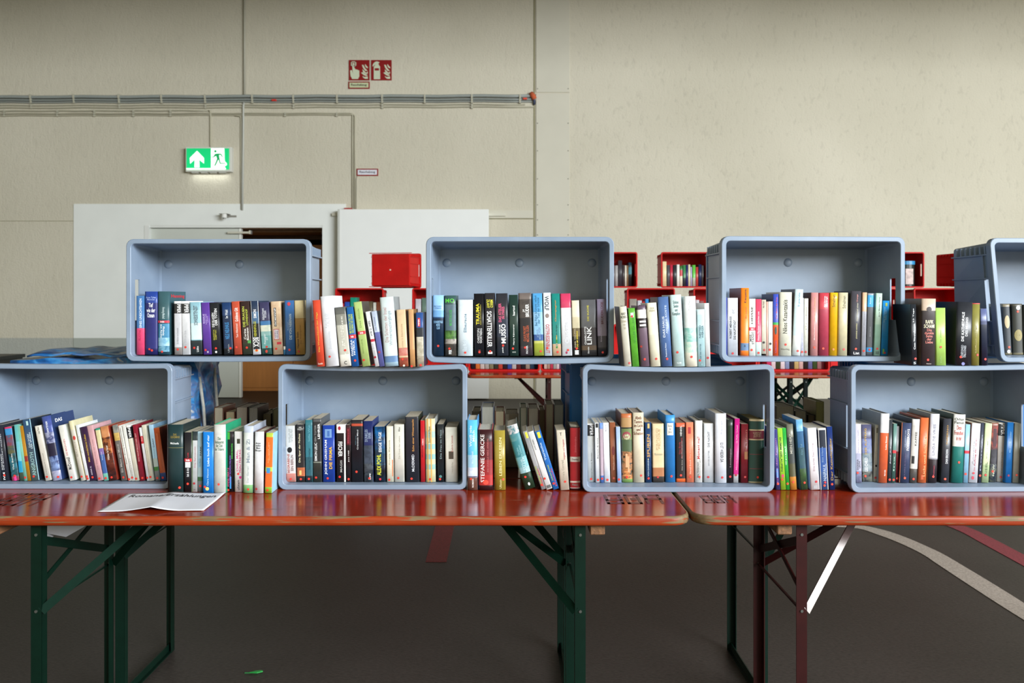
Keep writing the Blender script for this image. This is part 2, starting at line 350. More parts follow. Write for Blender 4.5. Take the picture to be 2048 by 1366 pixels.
r_, cx_, cz_ = plate('fire_extinguisher_sign', (1058, 262, 1580, 780), '8c0d12', 'dark red square sign with an extinguisher and flames')
MB().poly(T([(1125,755),(1125,450),(1150,400),(1180,380),(1140,390),(1110,430),(1090,420),(1110,360),(1160,310),(1210,298),(1275,322),(1240,355),(1250,385),(1285,430),(1290,755)], cx_, cz_)[::-1], -0.016, -0.0125).build('extinguisher_print', mat(hx, 0.4, 'enamel', vary=0), r_)
MB().poly(T([(1150,475),(1260,475),(1260,535),(1150,535)], cx_, cz_)[::-1], -0.019, -0.016).build('extinguisher_label', mat('8c0d12', 0.4, 'enamel', vary=0), r_)
flames(r_, cx_, cz_, 570, hx)
def notice(px0, py0, px1, py1, back, inkh, label):
    cx_, cz_ = WX((px0+px1)/2), WZ((py0+py1)/2); hw, hh = (px1-px0)/2/SW, (py1-py0)/2/SW
    root = empty('notice', (cx_, DW, cz_)); tag(root, label, 'sign', 'red-framed notices')
    fw = 0.016
    MB().box(-hw, hw, -0.012, 0, -hh, hh).build('frame', mat('8c1016', 0.4, 'enamel', vary=0), root)
    MB().box(-hw+fw, hw-fw, -0.015, -0.0125, -hh+fw, hh-fw).build('plate', mat(back, 0.4, 'enamel', vary=0), root)
    vs, fs_ = letters('Rauchabzug', 0.02)
    mesh('lettering', [((v[0]-0.5)*2*(hw-fw)*0.82, -0.0165, (v[1]-0.5)*(hh-fw)*1.15) for v in vs], fs_, ink(inkh), root)
notice(697, 163.5, 739.5, 178, 'c9cfa8', '1d2410', 'yellowish red-framed notice right under the fire alarm sign')
notice(713.5, 337.5, 756.5, 352, 'dfe0ea', '4a4450', 'white red-framed notice at the end of the thin cable')

# exit sign (backlit)
def glow(h, s_lo, s_hi):
    m = bpy.data.materials.new('backlit_'+h); m.use_nodes = True; nt = m.node_tree; b = nt.nodes['Principled BSDF']
    b.inputs['Base Color'].default_value = hexc(h); b.inputs['Emission Color'].default_value = hexc(h)
    tc = nt.nodes.new('ShaderNodeTexCoord'); sp_ = nt.nodes.new('ShaderNodeSeparateXYZ'); r = nt.nodes.new('ShaderNodeMapRange')
    r.inputs['From Min'].default_value = -0.17; r.inputs['From Max'].default_value = 0.17; r.inputs['To Min'].default_value = s_lo; r.inputs['To Max'].default_value = s_hi
    nt.links.new(tc.outputs['Object'], sp_.inputs[0]); nt.links.new(sp_.outputs[2], r.inputs[0]); nt.links.new(r.outputs[0], b.inputs['Emission Strength'])
    return m
ex = empty('exit_sign', (WX(422), DW, WZ(321))); tag(ex, 'backlit green emergency exit sign with an arrow and a running figure', 'sign')
hw, hh = 45.5/SW, 24.5/SW
o = MB().box(-hw, hw, -0.10, 0, -hh, hh).build('housing', mat('dcdcd4', 0.4, 'plastic', vary=0), ex); bevel(o, 0.006)
cx_, cz_ = WX(422), WZ(321); TE_ = sgn(340, 270, 12.8)
def E(pts): return [(x, z) for x, z in TE_(pts, cx_, cz_)][::-1]
g = glow('00c070', 0.85, 0.5); gd = glow('00a45c', 0.42, 0.34); wg = glow('f6fff8', 1.3, 0.9)
MB().poly(E([(495,375),(1578,375),(1578,915),(495,915)]), -0.104, -0.1005).build('green_panel', g, ex)
wh = MB().poly(E([(765,440),(940,620),(940,760),(820,665),(828,860),(700,860),(705,660),(590,765),(580,620)]), -0.107, -0.1045)
wh.build('arrow', wg, ex)
MB().poly(E([(1118,375),(1455,375),(1465,700),(1520,760),(1520,800),(1465,830),(1490,915),(1118,915)]), -0.107, -0.1045).build('doorway_panel', wg, ex)
MB().poly(E([(495,880),(1500,880),(1490,915),(495,915)]), -0.1085, -0.1075).build('bright_edge', wg, ex)
fig = MB()
fig.poly(E([(1232+32*math.cos(a*math.pi/6), 452+32*math.sin(a*math.pi/6)) for a in range(12)]), -0.110, -0.1085)
fig.poly(E([(1225,515),(1290,508),(1370,512),(1390,530),(1420,590),(1400,600),(1370,545),(1325,545),(1340,640),(1365,745),(1480,750),(1480,770),(1345,770),(1310,660),(1250,790),(1215,840),(1205,810),(1240,730),(1275,640),(1250,570),(1185,608),(1130,605),(1130,590),(1180,588)]), -0.110, -0.1085)
fig.build('running_figure', gd, ex)
for k in range(4):
    MB().box(-0.24+k*0.125, -0.145+k*0.125, -0.085, -0.02, -hh-0.016, -hh).build('vent', mat('b9bab2', 0.4, 'plastic', vary=0), ex)
l = bpy.data.lights.new('exit_lamp', 'AREA'); l.shape = 'RECTANGLE'; l.size = 0.5; l.size_y = 0.06; l.energy = 0.45; l.color = (0.95, 1, 0.97)
lo = bpy.data.objects.new('exit_lamp', l); COL.objects.link(lo); lo.parent = ex; lo.location = (0, -0.06, -hh-0.02)

# ------------------------------------------------------------------ floor markings
def FP(px, py):
    s = (py-HOR)/EYE; return ((px-CX)/s, F/s)
def smooth_line(p, n=6):
    if len(p) < 4: return p
    out = []
    for i in range(len(p)-1):
        a, b_, c, d = p[max(i-1, 0)], p[i], p[i+1], p[min(i+2, len(p)-1)]
        for k in range(n):
            t_ = k/n
            out.append(tuple(0.5*((2*b_[j])+(-a[j]+c[j])*t_+(2*a[j]-5*b_[j]+4*c[j]-d[j])*t_**2+(-a[j]+3*b_[j]-3*c[j]+d[j])*t_**3) for j in (0, 1)))
    return out+[p[-1]]
def band(name, left, right, hx, label):
    left, right = smooth_line(left), smooth_line(right)
    mb = MB(); n = len(left); L_ = [FP(*p) for p in left]; R_ = [FP(*p) for p in right]
    vs = [Vector((x, y, 0.0025)) for x, y in L_]+[Vector((x, y, 0.0025)) for x, y in R_]+[Vector((x, y, 0)) for x, y in L_]+[Vector((x, y, 0)) for x, y in R_]
    fs_ = []
    for i in range(n-1):
        fs_ += [(i, i+1, n+i+1, n+i), (2*n+i, 2*n+i+1, i+1, i), (n+i, n+i+1, 3*n+i+1, 3*n+i)]
    fs_ += [(0, n, 3*n, 2*n), (n-1, 3*n-1, 4*n-1, 2*n-1)]
    o = mesh(name, vs, fs_, mat(hx, 0.7, 'road_paint', vary=0.28, scale=110, detail=2))
    tag(o, label, 'marking', 'painted lines on the floor')
band('floor_line', [(1640,1047),(1679,1050),(1726,1052),(1774,1062.5),(1815.5,1077),(1857,1095),(1890,1111),(1934,1137),(1979,1164),(2048,1207),(2200,1305)],
     [(1620,1051),(1665,1053),(1714.5,1057),(1756,1070),(1800,1087),(1845,1109),(1875,1129),(1934,1168),(1994,1207),(2048,1241),(2190,1330)], 'a3978c', 'curved beige line painted on the floor under the right table')
band('floor_line', [(1860,1030),(1905,1045),(1949,1060),(1994,1082),(2048,1110),(2150,1160)], [(1830,1034),(1875,1046),(1920,1063),(1964,1087),(2048,1133),(2150,1190)], '803039', 'dark red line painted on the floor at the far right')
band('floor_line', [(885,1000),(872,1048),(851,1124)], [(919,1000),(909,1048),(893,1124)], '7d2e31', 'short red bar painted on the floor under the middle of the left table')
lf = empty('leaf', (*FP(512, 1346), 0)); tag(lf, 'small green leaf lying on the floor under the left table', 'leaf')
MB().poly([(-0.022, -0.006), (-0.005, 0.006), (0.018, 0.012), (0.024, 0.004), (0.006, -0.008)], 0.002, 0.006, 'z').build('blade', mat('1d8a3a', 0.5, 'leaf', vary=0.2), lf)
MB().box(-0.04, -0.02, -0.006, -0.003, 0.001, 0.004).build('stem', mat('23723a', 0.5, 'leaf', vary=0.1), lf)
o = empty('waste_bin', (-6.3, 10.0, 0)); tag(o, 'black bin whose rim shows beyond the lower left grey crate', 'bin')
b1 = MB().box(-0.4, 0.4, -0.25, 0.25, 0, 0.68).build('body', mat('1d1f1c', 0.6, 'plastic', vary=0.1), o)
MB().box(-0.42, 0.42, -0.27, 0.27, 0.68, 0.72).build('rim', mat('191b19', 0.5, 'plastic', vary=0.1), o)
MB().box(-0.2, 0.37, -0.262, -0.25, 0.58, 0.66).build('label', mat('2e5c4e', 0.5, 'plastic', vary=0.3, scale=20), o)
# ------------------------------------------------------------------ crates
def rrect(hw, H, z0, z1, r, slots, sides=8):
    "closed outline x,z: bottom left to right, up, top right to left, down"
    pts = []; tg = []
    def corner(cx_, cz_, a0):
        for k in range(5):
            a = a0+math.pi/2*k/4; pts.append((cx_+r*math.cos(a), cz_+r*math.sin(a))); tg.append('c')
    corner(-hw+r, z0+r, math.pi)
    for k in range(1, sides): pts.append((-hw+r+(2*hw-2*r)*k/sides, z0)); tg.append('b')
    corner(hw-r, z0+r, -math.pi/2)
    for z in slots: pts.append((hw, z)); tg.append('R')
    corner(hw-r, z1-r, 0)
    for k in range(1, sides): pts.append((hw-r-(2*hw-2*r)*k/sides, z1)); tg.append('t')
    corner(-hw+r, z1-r, math.pi/2)
    for z in reversed(slots): pts.append((-hw, z)); tg.append('L')
    return pts, tg
def crate(name, W, H, D, m, loc, yaw=0.0, sag_t=0.0, sag_b=0.0, shear=0.0, label='', group='', boss=True, rows=True, slot=True, ribbed=False):
    root = empty(name, loc, yaw); tag(root, label, 'crate', group)
    sc = H/0.40; hw = W/2; zc = H/2
    slots = (zc-0.068*sc, zc+0.068*sc)
    ya, yb_ = 0.030*sc, 0.064*sc
    e = 0.0155*sc
    outer = [(0.0, 0.0018), (0.0018, 0.0), (0.024*sc, 0.0), (0.0245*sc, 0.011*sc), (ya, 0.0115*sc), (yb_, 0.012*sc), (D-0.012, 0.019*sc), (D, 0.026*sc)]
    inner = [(0.0, e-0.0018), (0.002, e), (ya, e+0.001), (yb_, e+0.0015), (D-0.016, e+0.0085*sc), (D-0.006, e+0.013*sc)]
    vs = []; 
    def warp(x, z, y):
        q = 1-(x/hw)**2; tz = z/H; fr = max(0.0, 1-y/(D*1.2))
        z2 = z-(sag_t*tz**3+sag_b*(1-tz)**3)*q*fr
        return (x+shear*(0.5-tz)*fr, y, z2)
    def ring(y, ins, r):
        p, tg = rrect(hw-ins, H, ins, H-ins, max(r-ins*0.7, 0.004), slots)
        b = len(vs); vs.extend(warp(x, z, y) for x, z in p); return [b+i for i in range(len(p))], tg
    R0 = 0.024*sc
    OR = [ring(y, i, R0) for y, i in outer]; IR = [ring(y, i, R0) for y, i in inner]
    n = len(OR[0][0]); tg = OR[0][1]; fs = []; sm = []
    def is_slot(k):
        return tg[k] == tg[(k+1) % n] and tg[k] in 'RL' and slot
    def quad(a, b_, c, d, s_=False): fs.append((a, b_, c, d)); sm.append(s_)
    for i in range(len(OR)-1):
        A, B = OR[i][0], OR[i+1][0]
        for k in range(n):
            if i == 4 and is_slot(k): continue
            quad(A[k], B[k], B[(k+1) % n], A[(k+1) % n])
    for i in range(len(IR)-1):
        A, B = IR[i][0], IR[i+1][0]
        for k in range(n):
            if i == 2 and is_slot(k): continue
            quad(A[(k+1) % n], B[(k+1) % n], B[k], A[k])
    A, B = OR[0][0], IR[0][0]
    for k in range(n): quad(A[(k+1) % n], B[(k+1) % n], B[k], A[k])
    fs.append(tuple(reversed(OR[-1][0]))); sm.append(False)
    fs.append(tuple(IR[-1][0])); sm.append(False)
    if slot:
        for k in range(n):
            if is_slot(k):
                j = (k+1) % n
                o1, o2, i1, i2 = OR[4][0], OR[5][0], IR[2][0], IR[3][0]
                quad(o1[k], i1[k], i1[j], o1[j]); quad(o2[j], i2[j], i2[k], o2[k])
                quad(o1[k], o2[k], i2[k], i1[k]); quad(o1[j], i1[j], i2[j], o2[j])
    me = bpy.data.meshes.new('shell'); me.from_pydata(vs, [], fs)
    link('shell', me, root, None, [m])
    me.update()
    # ribs outside, both short sides
    for sd in (-1, 1):
        rb = MB()
        def wall_x(y): return hw-0.0115*sc-(0.0075*sc)*max(0, (y-ya))/(D-ya)
        def rib(y0, y1, z0, z1, pr):
            a0, a1 = wall_x(y0), wall_x(y1)
            b = len(rb.v)
            for (yy, aa) in ((y0, a0), (y1, a1)):
                for q in (0, pr):
                    for z in (z0, z1): rb.v.append(Vector(warp((aa-0.001+q)*sd, z, yy)))
            rb.f += [tuple(b+i for i in q) for q in ((0,1,3,2),(4,6,7,5),(0,4,5,1),(2,3,7,6),(0,2,6,4),(1,5,7,3))]
        yk = D-0.014
        for z in (slots[0]-0.003, slots[1]+0.003): rib(0.025*sc, yk, z-0.002, z+0.002, 0.009*sc)
        for z in (0.052*sc, H-0.052*sc): rib(0.025*sc, yk, z-0.002, z+0.002, 0.0115*sc)
        rib(0.0245*sc, 0.0285*sc, 0.02*sc, H-0.02*sc, 0.0115*sc)
        nn = 7
        for k in range(nn):
            y = 0.034*sc+(yk-0.04*sc)*k/nn
            rib(y, y+0.006*sc, 0.024*sc, 0.052*sc, 0.011*sc); rib(y, y+0.006*sc, H-0.052*sc, H-0.024*sc, 0.011*sc)
        if ribbed: rib(0.06, 0.066, 0.05*sc, H-0.05*sc, 0.0065)
        rb.build('side_ribs', m, root)
    if boss:
        vs_ = [(0, -0.006, 0)]; fs_ = []
        for j, (rr_, yy) in enumerate(((0.006, -0.0055), (0.0105, -0.004), (0.014, -0.0015), (0.0155, 0.001))):
            for k in range(16): vs_.append((rr_*math.cos(k*math.pi/8), yy, rr_*math.sin(k*math.pi/8)))
        for k in range(16): fs_.append((0, 1+(k+1) % 16, 1+k))
        for j in range(3):
            for k in range(16): a = 1+j*16; fs_.append((a+k, a+(k+1) % 16, a+16+(k+1) % 16, a+16+k))
        for k, bx in enumerate((-0.25, 0.0, 0.25)):
            mesh('base_boss', vs_, fs_, m, root, (bx, D-0.0065, H*0.815), smooth=True)
    return root
def grey_plastic():
    m = bpy.data.materials.new('grey_plastic'); m.use_nodes = True
    nt = m.node_tree; L = nt.links; b = nt.nodes['Principled BSDF']; b.inputs['Roughness'].default_value = 0.38; b.inputs['Specular IOR Level'].default_value = 0.5
    tc = nt.nodes.new('ShaderNodeTexCoord')
    def nz(sc, st, det=4):
        mp = nt.nodes.new('ShaderNodeMapping'); mp.inputs['Scale'].default_value = st; L.new(tc.outputs['Object'], mp.inputs[0])
        n = nt.nodes.new('ShaderNodeTexNoise'); n.inputs['Scale'].default_value = sc; n.inputs['Detail'].default_value = det; L.new(mp.outputs[0], n.inputs['Vector']); return n
    a = nz(9, (1, 1, 1)); s = nz(6, (1, 1, 1.4))
    ad = nt.nodes.new('ShaderNodeMath'); ad.operation = 'MULTIPLY'; L.new(a.outputs[0], ad.inputs[0]); L.new(s.outputs[0], ad.inputs[1])
    cr = nt.nodes.new('ShaderNodeValToRGB'); cr.color_ramp.elements[0].position = 0.15; cr.color_ramp.elements[0].color = hexc('7a8a9e')
    cr.color_ramp.elements[1].position = 0.42; cr.color_ramp.elements[1].color = hexc('8897aa'); L.new(ad.outputs[0], cr.inputs[0]); L.new(cr.outputs[0], b.inputs['Base Color'])
    r = nt.nodes.new('ShaderNodeMapRange'); r.inputs['To Min'].default_value = 0.28; r.inputs['To Max'].default_value = 0.5; L.new(a.outputs[0], r.inputs[0]); L.new(r.outputs[0], b.inputs['Roughness'])
    return m
M_GREY = grey_plastic()
M_RED = mat('b41614', 0.5, 'red_plastic', spec=0.15, vary=0.10, scale=12)
M_BLUE = mat('2868a4', 0.4, 'blue_plastic', vary=0.12, scale=12)
TT = 0.77
def base(px, py, z, s):
    return ((px-CX)/s, F/s, z)
CR = {}
def grey(key, px0, px1, s, z, label, H=0.398, D=0.222, **kw):
    W = (px1-px0)/s
    CR[key] = dict(x0=(px0-CX)/s, x1=(px1-CX)/s, s=s, z=z, H=H, D=D, y=F/s)
    return crate('crate', W, H, D, M_GREY, ((px0+px1)/2/s-CX/s, F/s, z), label=label, group='grey plastic crates on the front tables', **kw)
R_ = math.radians
grey('L1', -36, 344, 630, TT, 'grey crate on the table, leftmost of the lower row, full of leaning books', sag_t=0.003)
grey('L2', 556, 934, 633, TT, 'grey lower-row crate with the bright blue thriller near its left end', sag_t=0.009)
grey('L3', 1165, 1549, 641, TT, 'grey crate on the table in the lower row holding the thick green gold-banded book', H=0.40, sag_t=0.011)
grey('L4', 1700, 2082, 641, TT, 'grey crate on the right table, rightmost of the lower row', yaw=R_(1.5), H=0.398, sag_t=0.004)
ZU = TT+0.402
grey('U1', 252, 621, 613, ZU-0.001, 'grey crate, leftmost of the upper row, standing before the doorway', sag_b=0.003)
grey('U2', 852, 1228, 626, ZU, 'grey crate in the middle of the upper row, with the sagging bottom edge', H=0.40, sag_b=0.008)
grey('U3', 1440, 1816, 626, ZU+0.001, 'grey crate of the upper row with the bright orange and yellow books', yaw=R_(3.5), H=0.40)
grey('U4', 1985, 2350, 626, ZU, 'grey crate of the upper row cut off by the right edge, tilted', yaw=R_(3), H=0.395, D=0.27, shear=0.038, ribbed=True)

# ------------------------------------------------------------------ folding tables
def tabletop_mats():
    def base_(name, edge):
        m = bpy.data.materials.new(name); m.use_nodes = True; nt = m.node_tree; L = nt.links; b = nt.nodes['Principled BSDF']
        tc = nt.nodes.new('ShaderNodeTexCoord')
        def nz(sc, st, det=5):
            mp = nt.nodes.new('ShaderNodeMapping'); mp.inputs['Scale'].default_value = st; L.new(tc.outputs['Object'], mp.inputs[0])
            n = nt.nodes.new('ShaderNodeTexNoise'); n.inputs['Scale'].default_value = sc; n.inputs['Detail'].default_value = det; L.new(mp.outputs[0], n.inputs['Vector']); return n
        g = nz(5, (1, 8, 8)); cr = nt.nodes.new('ShaderNodeValToRGB')
        cr.color_ramp.elements[0].position = 0.3; cr.color_ramp.elements[0].color = hexc('7a280e' if edge else '781e08')
        cr.color_ramp.elements[1].position = 0.7; cr.color_ramp.elements[1].color = hexc('9a3812' if edge else '96290c'); L.new(g.outputs[0], cr.inputs[0])
        wn = nz(4.0 if edge else 2.0, (1.6, 6, 34) if edge else (2.0, 16, 16), 9)
        th = nt.nodes.new('ShaderNodeMapRange'); th.inputs['From Min'].default_value = 0.555 if edge else 0.72; th.inputs['From Max'].default_value = 0.60 if edge else 0.74; 
        if edge:
            sx = nt.nodes.new('ShaderNodeSeparateXYZ'); L.new(tc.outputs['Object'], sx.inputs[0])
            ab = nt.nodes.new('ShaderNodeMath'); ab.operation = 'ABSOLUTE'; L.new(sx.outputs[0], ab.inputs[0])
            cw = nt.nodes.new('ShaderNodeMapRange'); cw.inputs['From Min'].default_value = 0.98; cw.inputs['From Max'].default_value = 1.08; cw.inputs['To Max'].default_value = 0.16; L.new(ab.outputs[0], cw.inputs[0])
            zw = nt.nodes.new('ShaderNodeMapRange'); zw.inputs['From Min'].default_value = 0.752; zw.inputs['From Max'].default_value = 0.768; zw.inputs['To Min'].default_value = -0.05; zw.inputs['To Max'].default_value = 0.05; L.new(sx.outputs[2], zw.inputs[0])
            a1 = nt.nodes.new('ShaderNodeMath'); L.new(wn.outputs[0], a1.inputs[0]); L.new(cw.outputs[0], a1.inputs[1])
            a2 = nt.nodes.new('ShaderNodeMath'); L.new(a1.outputs[0], a2.inputs[0]); L.new(zw.outputs[0], a2.inputs[1]); L.new(a2.outputs[0], th.inputs[0])
        else: L.new(wn.outputs[0], th.inputs[0])
        wd = nt.nodes.new('ShaderNodeValToRGB'); wd.color_ramp.elements[0].color = hexc('4a3b2a'); wd.color_ramp.elements[1].color = hexc('8c7350')
        w2 = nz(14, (1, 10, 10)); L.new(w2.outputs[0], wd.inputs[0])
        mx = nt.nodes.new('ShaderNodeMixRGB'); L.new(th.outputs[0], mx.inputs[0]); L.new(cr.outputs[0], mx.inputs[1]); L.new(wd.outputs[0], mx.inputs[2]); L.new(mx.outputs[0], b.inputs['Base Color'])
        rr = nt.nodes.new('ShaderNodeMapRange'); rr.inputs['To Min'].default_value = 0.40 if edge else 0.17; rr.inputs['To Max'].default_value = 0.6; L.new(th.outputs[0], rr.inputs[0]); L.new(rr.outputs[0], b.inputs['Roughness'])
        b.inputs['Specular IOR Level'].default_value = 0.4 if edge else 0.42
        bp = nt.nodes.new('ShaderNodeBump'); bp.inputs['Strength'].default_value = 0.12 if not edge else 0.5; bp.inputs['Distance'].default_value = 0.002; L.new(wn.outputs[0] if edge else g.outputs[0], bp.inputs['Height']); L.new(bp.outputs[0], b.inputs['Normal'])
        return m
    return base_('table_lacquer', False), base_('table_edge', True)
M_TOP, M_EDGE = tabletop_mats()
M_WOOD = mat('7d5638', 0.7, 'timber', vary=0.35, scale=20, stretch=(6, 1, 6), bump=0.2)
M_BRACE = mat('041f15', 0.7, 'green_enamel', spec=0.08, vary=0.15, scale=30)
def brace_set(root, xL, y0, y1, dirx, m, shine=None):
    "one folding leg frame at x=xL between y0 (front) and y1 (rear), table centre lies towards dirx"
    h = TT-0.03
    for y in (y0, y1):
        mb = MB().box(xL-0.0015, xL+0.0285*dirx if dirx > 0 else xL+0.0015, 0, 0, 0, 0) if False else MB()
        # angle profile: one flange faces the viewer, one runs back
        sgn_ = 1 if y == y0 else -1
        mb.box(xL-0.015, xL+0.015, y-0.0015, y+0.0015, 0.0, h)
        mb.box(xL-0.015 if dirx < 0 else xL+0.012, xL-0.012 if dirx < 0 else xL+0.015, min(y, y+sgn_*0.028), max(y, y+sgn_*0.028), 0.0, h)
        mb.build('leg', m, root)
        for z in (0.495, h-0.03):
            MB().tube([(xL, y-0.004, z), (xL, y+0.004, z)], 0.0042, 8).build('bolt', mat('7c7f7a', 0.3, 'steel', metal=0.8, vary=0), root)
    MB().box(xL-0.014, xL+0.014, y0, y1, 0.0, 0.004).box(xL-0.002, xL+0.002, y0, y1, 0.004, 0.03).build('foot_bar', m, root)
    MB().box(xL-0.014, xL+0.014, y0, y1, h-0.006, h).build('top_bar', m, root)
    q = Vector((0, 0, 1))
    MB().bar((xL+0.004, y0+0.004, 0.695), (xL+0.004, y1-0.004, 0.545), 0.004, 0.024).build('cross_strut', m, root)
    MB().bar((xL-0.004, y0+0.004, 0.555), (xL-0.004, y1-0.004, 0.69), 0.004, 0.016).build('cross_strut', m, root)
    MB().bar((xL, y0+0.004, 0.495), (xL, y1-0.004, 0.495), 0.006, 0.006).build('pivot_rod', m, root)
    ap = Vector((xL+dirx*0.25, (y0+y1)/2, h-0.012))
    for y, m_ in ((y0, shine or (m if m is DRED else M_BRACE)), (y1, m if m is DRED else M_BRACE)):
        MB().bar((xL+dirx*0.014, y, 0.495), ap, 0.024, 0.003, up=Vector((0, 1, 0.15))).build('brace', m_, root)
    MB().box(ap.x-0.03, ap.x+0.03, ap.y-0.05, ap.y+0.05, h-0.02, h).build('brace_bracket', m, root)
def table(xa, xb, yf, mleg, label, group, legs, dp=0.5, rot=0.0, shine=None, battens=True, z_top=TT):
    root = empty('folding_table', ((xa+xb)/2, yf+dp/2, 0), rot); tag(root, label, 'table', group)
    hw, hd = (xb-xa)/2, dp/2; r = 0.06; t = 0.027
    ring = []
    for cx_, cy_, a0 in ((hw-r, -hd+r, -90), (hw-r, hd-r, 0), (-hw+r, hd-r, 90), (-hw+r, -hd+r, 180)):
        for k in range(7):
            a = math.radians(a0+15*k); ring.append((cx_+r*math.cos(a), cy_+r*math.sin(a), math.cos(a), math.sin(a)))
    vs = []; n = len(ring)
    for z, ins in ((z_top, 0.006), (z_top-0.002, 0.002), (z_top-0.007, 0.0), (z_top-t+0.007, 0.0), (z_top-t+0.002, 0.002), (z_top-t, 0.006)):
        for x, y, nx, ny in ring: vs.append((x-nx*ins, y-ny*ins, z))
    fs = [tuple(range(n)), tuple(reversed(range(5*n, 6*n)))]; mi = [0, 1]
    for j in range(5):
        for k in range(n):
            fs.append((j*n+(k+1) % n, j*n+k, (j+1)*n+k, (j+1)*n+(k+1) % n)); mi.append(1)
    mesh('tabletop', vs, fs, [M_TOP, M_EDGE], root, mi=mi, smooth=[f_ > 1 for f_ in range(len(fs))])
    cx0, cy0 = (xa+xb)/2, yf+dp/2
    for (xl, d_) in legs: brace_set(root, xl-cx0, -hd+0.035, hd-0.035, d_, mleg, shine if xl > 0.7 else None)
    if battens:
        for bx in ((xa+0.26)-cx0, (xb-0.26)-cx0):
            o = MB().box(bx-0.021, bx+0.021, -hd+0.03, hd-0.03, z_top-t-0.033, z_top-t).build('batten', M_WOOD, root); bevel(o, 0.003, 1)
    return root
GREEN = mat('031c13', 0.45, 'green_enamel', spec=0.2, vary=0.15, scale=30); DRED = mat('2c0b0a', 0.4, 'dark_red_enamel', spec=0.25, vary=0.15, scale=30)
GREEN_B = mat('031c13', 0.5, 'green_enamel', spec=0.2, vary=0.15, scale=30)
YF = F/722
GLOSS = mat('4a2222', 0.14, 'glossy_enamel', spec=1.0, vary=0, coat=1.0); GLOSS.node_tree.nodes['Principled BSDF'].inputs['Coat IOR'].default_value = 2.4
grp = 'orange folding tables carrying the grey crates'
table(-1.72, 0.500, YF, GREEN, 'orange lacquered folding table with green legs, front left under the paper sheet', grp, [(-1.337, 1), (0.192, -1)])
t2 = table(0.507, 2.72, YF, DRED, 'orange lacquered folding table with dark red legs, front right', grp, [(0.816, 1), (2.45, -1)], rot=-0.004, shine=GLOSS)
table(-1.72, 0.48, YF+0.508, GREEN_B, 'orange folding table with green legs right behind the front left one', grp, [(-1.337, 1), (0.192, -1)])
table(0.55, 2.75, YF+0.508, GREEN, 'orange folding table with green legs right behind the front right one', grp, [(0.857, 1), (2.45, -1)])
# faded stencil stamps on the lacquer
def stamp(px0, px1, py0, py1, parts):
    s0 = (py1-HOR)/(EYE-TT); s1 = (py0-HOR)/(EYE-TT)
    xa, xb = (px0-CX)/s0, (px1-CX)/s0; ya_, yb_ = F/s0, F/s1
    o = MB()
    for (u0, v0, u1, v1) in parts: o.box(xa+(xb-xa)*u0, xa+(xb-xa)*u1, ya_+(yb_-ya_)*v0, ya_+(yb_-ya_)*v1, TT+0.0002, TT+0.0009)
    return o
BOXY = [(0,0,.30,.12),(0,.3,.3,.42),(0,0,.05,.9),(.25,0,.3,.9),(.08,.8,.3,.92),(.36,0,.41,.9),(.36,0,.62,.12),(.36,.8,.62,.92),(.57,0,.62,.9),(.45,.35,.55,.55),(.70,0,.75,.9),(.70,.4,1,.52),(.95,0,1,.9),(.8,.8,1,.92)]
for a_ in ((1215, 1330, 988, 1008), (1412, 1475, 990, 1006), (-30, 60, 985, 1012)):
    o = stamp(*a_, BOXY).build('stencil_stamp', mat('5c2216', 0.42, 'stamp', vary=0.3, scale=80), None)
    o['label'] = 'faded dark stencil marks on the orange tabletop '+{1215: 'beneath the crate before the table gap', 1412: 'at the left end of the right table', -30: 'at the far left of the left table'}[a_[0]]
    o['category'] = 'stencil'; o['group'] = 'stencil marks on the tabletops'

# ------------------------------------------------------------------ sheet of paper on the table
pp = empty('paper_sheet', (-1.03, 2.52, TT+0.001)); tag(pp, 'white paper sheet with a black heading lying creased on the table', 'paper')
def fold_z(x, y):
    e = abs(x-(-0.005-0.10*(y+0.0)))
    return 0.0008+0.012*max(0.0, 1-e/0.085)**1.5*(0.35+0.65*max(0, (0.12-y)/0.24))+0.003*max(0, x-0.11)/0.04*max(0, (y-0.02)/0.08)+0.0012*math.sin(19*x+7*y)**2
NX, NY = 30, 14; vs = []; fs = []
def pmap(i, j):
    u, v = i/NX-0.5, j/NY-0.5; x = u*0.297+v*-0.012; y = v*0.225+u*0.012; return x, y
for j in range(NY+1):
    for i in range(NX+1): x, y = pmap(i, j); vs.append((x, y, fold_z(x, y)))
for j in range(NY):
    for i in range(NX): a = j*(NX+1)+i; fs.append((a, a+1, a+NX+2, a+NX+1))
so = mesh('sheet', vs, fs, mat('dfe0e6', 0.6, 'paper', vary=0.02, scale=5), pp, smooth=True)
md = so.modifiers.new('s', 'SOLIDIFY'); md.thickness = 0.0004
tv, tf = letters('Romane/Erzählungen', 0.01)
mesh('lettering', [((v[0]-0.5)*0.262, 0.040+v[1]*0.042, fold_z((v[0]-0.5)*0.262, 0.040+v[1]*0.042)+0.0012) for v in tv], tf, ink('1c1c1e'), pp)
# white sheet hanging under the table
us = empty('paper_sheet', (-1.375, 2.64, 0)); tag(us, 'white paper sheet hanging under the left table behind the front leg', 'paper')
o = MB().poly([(-0.07, 0.742), (0.05, 0.742), (0.05, 0.668), (-0.01, 0.634), (-0.07, 0.645)], 0, 0.002).build('sheet', mat('c9c9d2', 0.6, 'paper', vary=0.02), us)
o2 = MB().poly([(-0.07, 0.645), (-0.05, 0.636), (-0.07, 0.612)], 0, 0.004).build('folded_corner', mat('c9c9d2', 0.6, 'paper', vary=0.02), us)

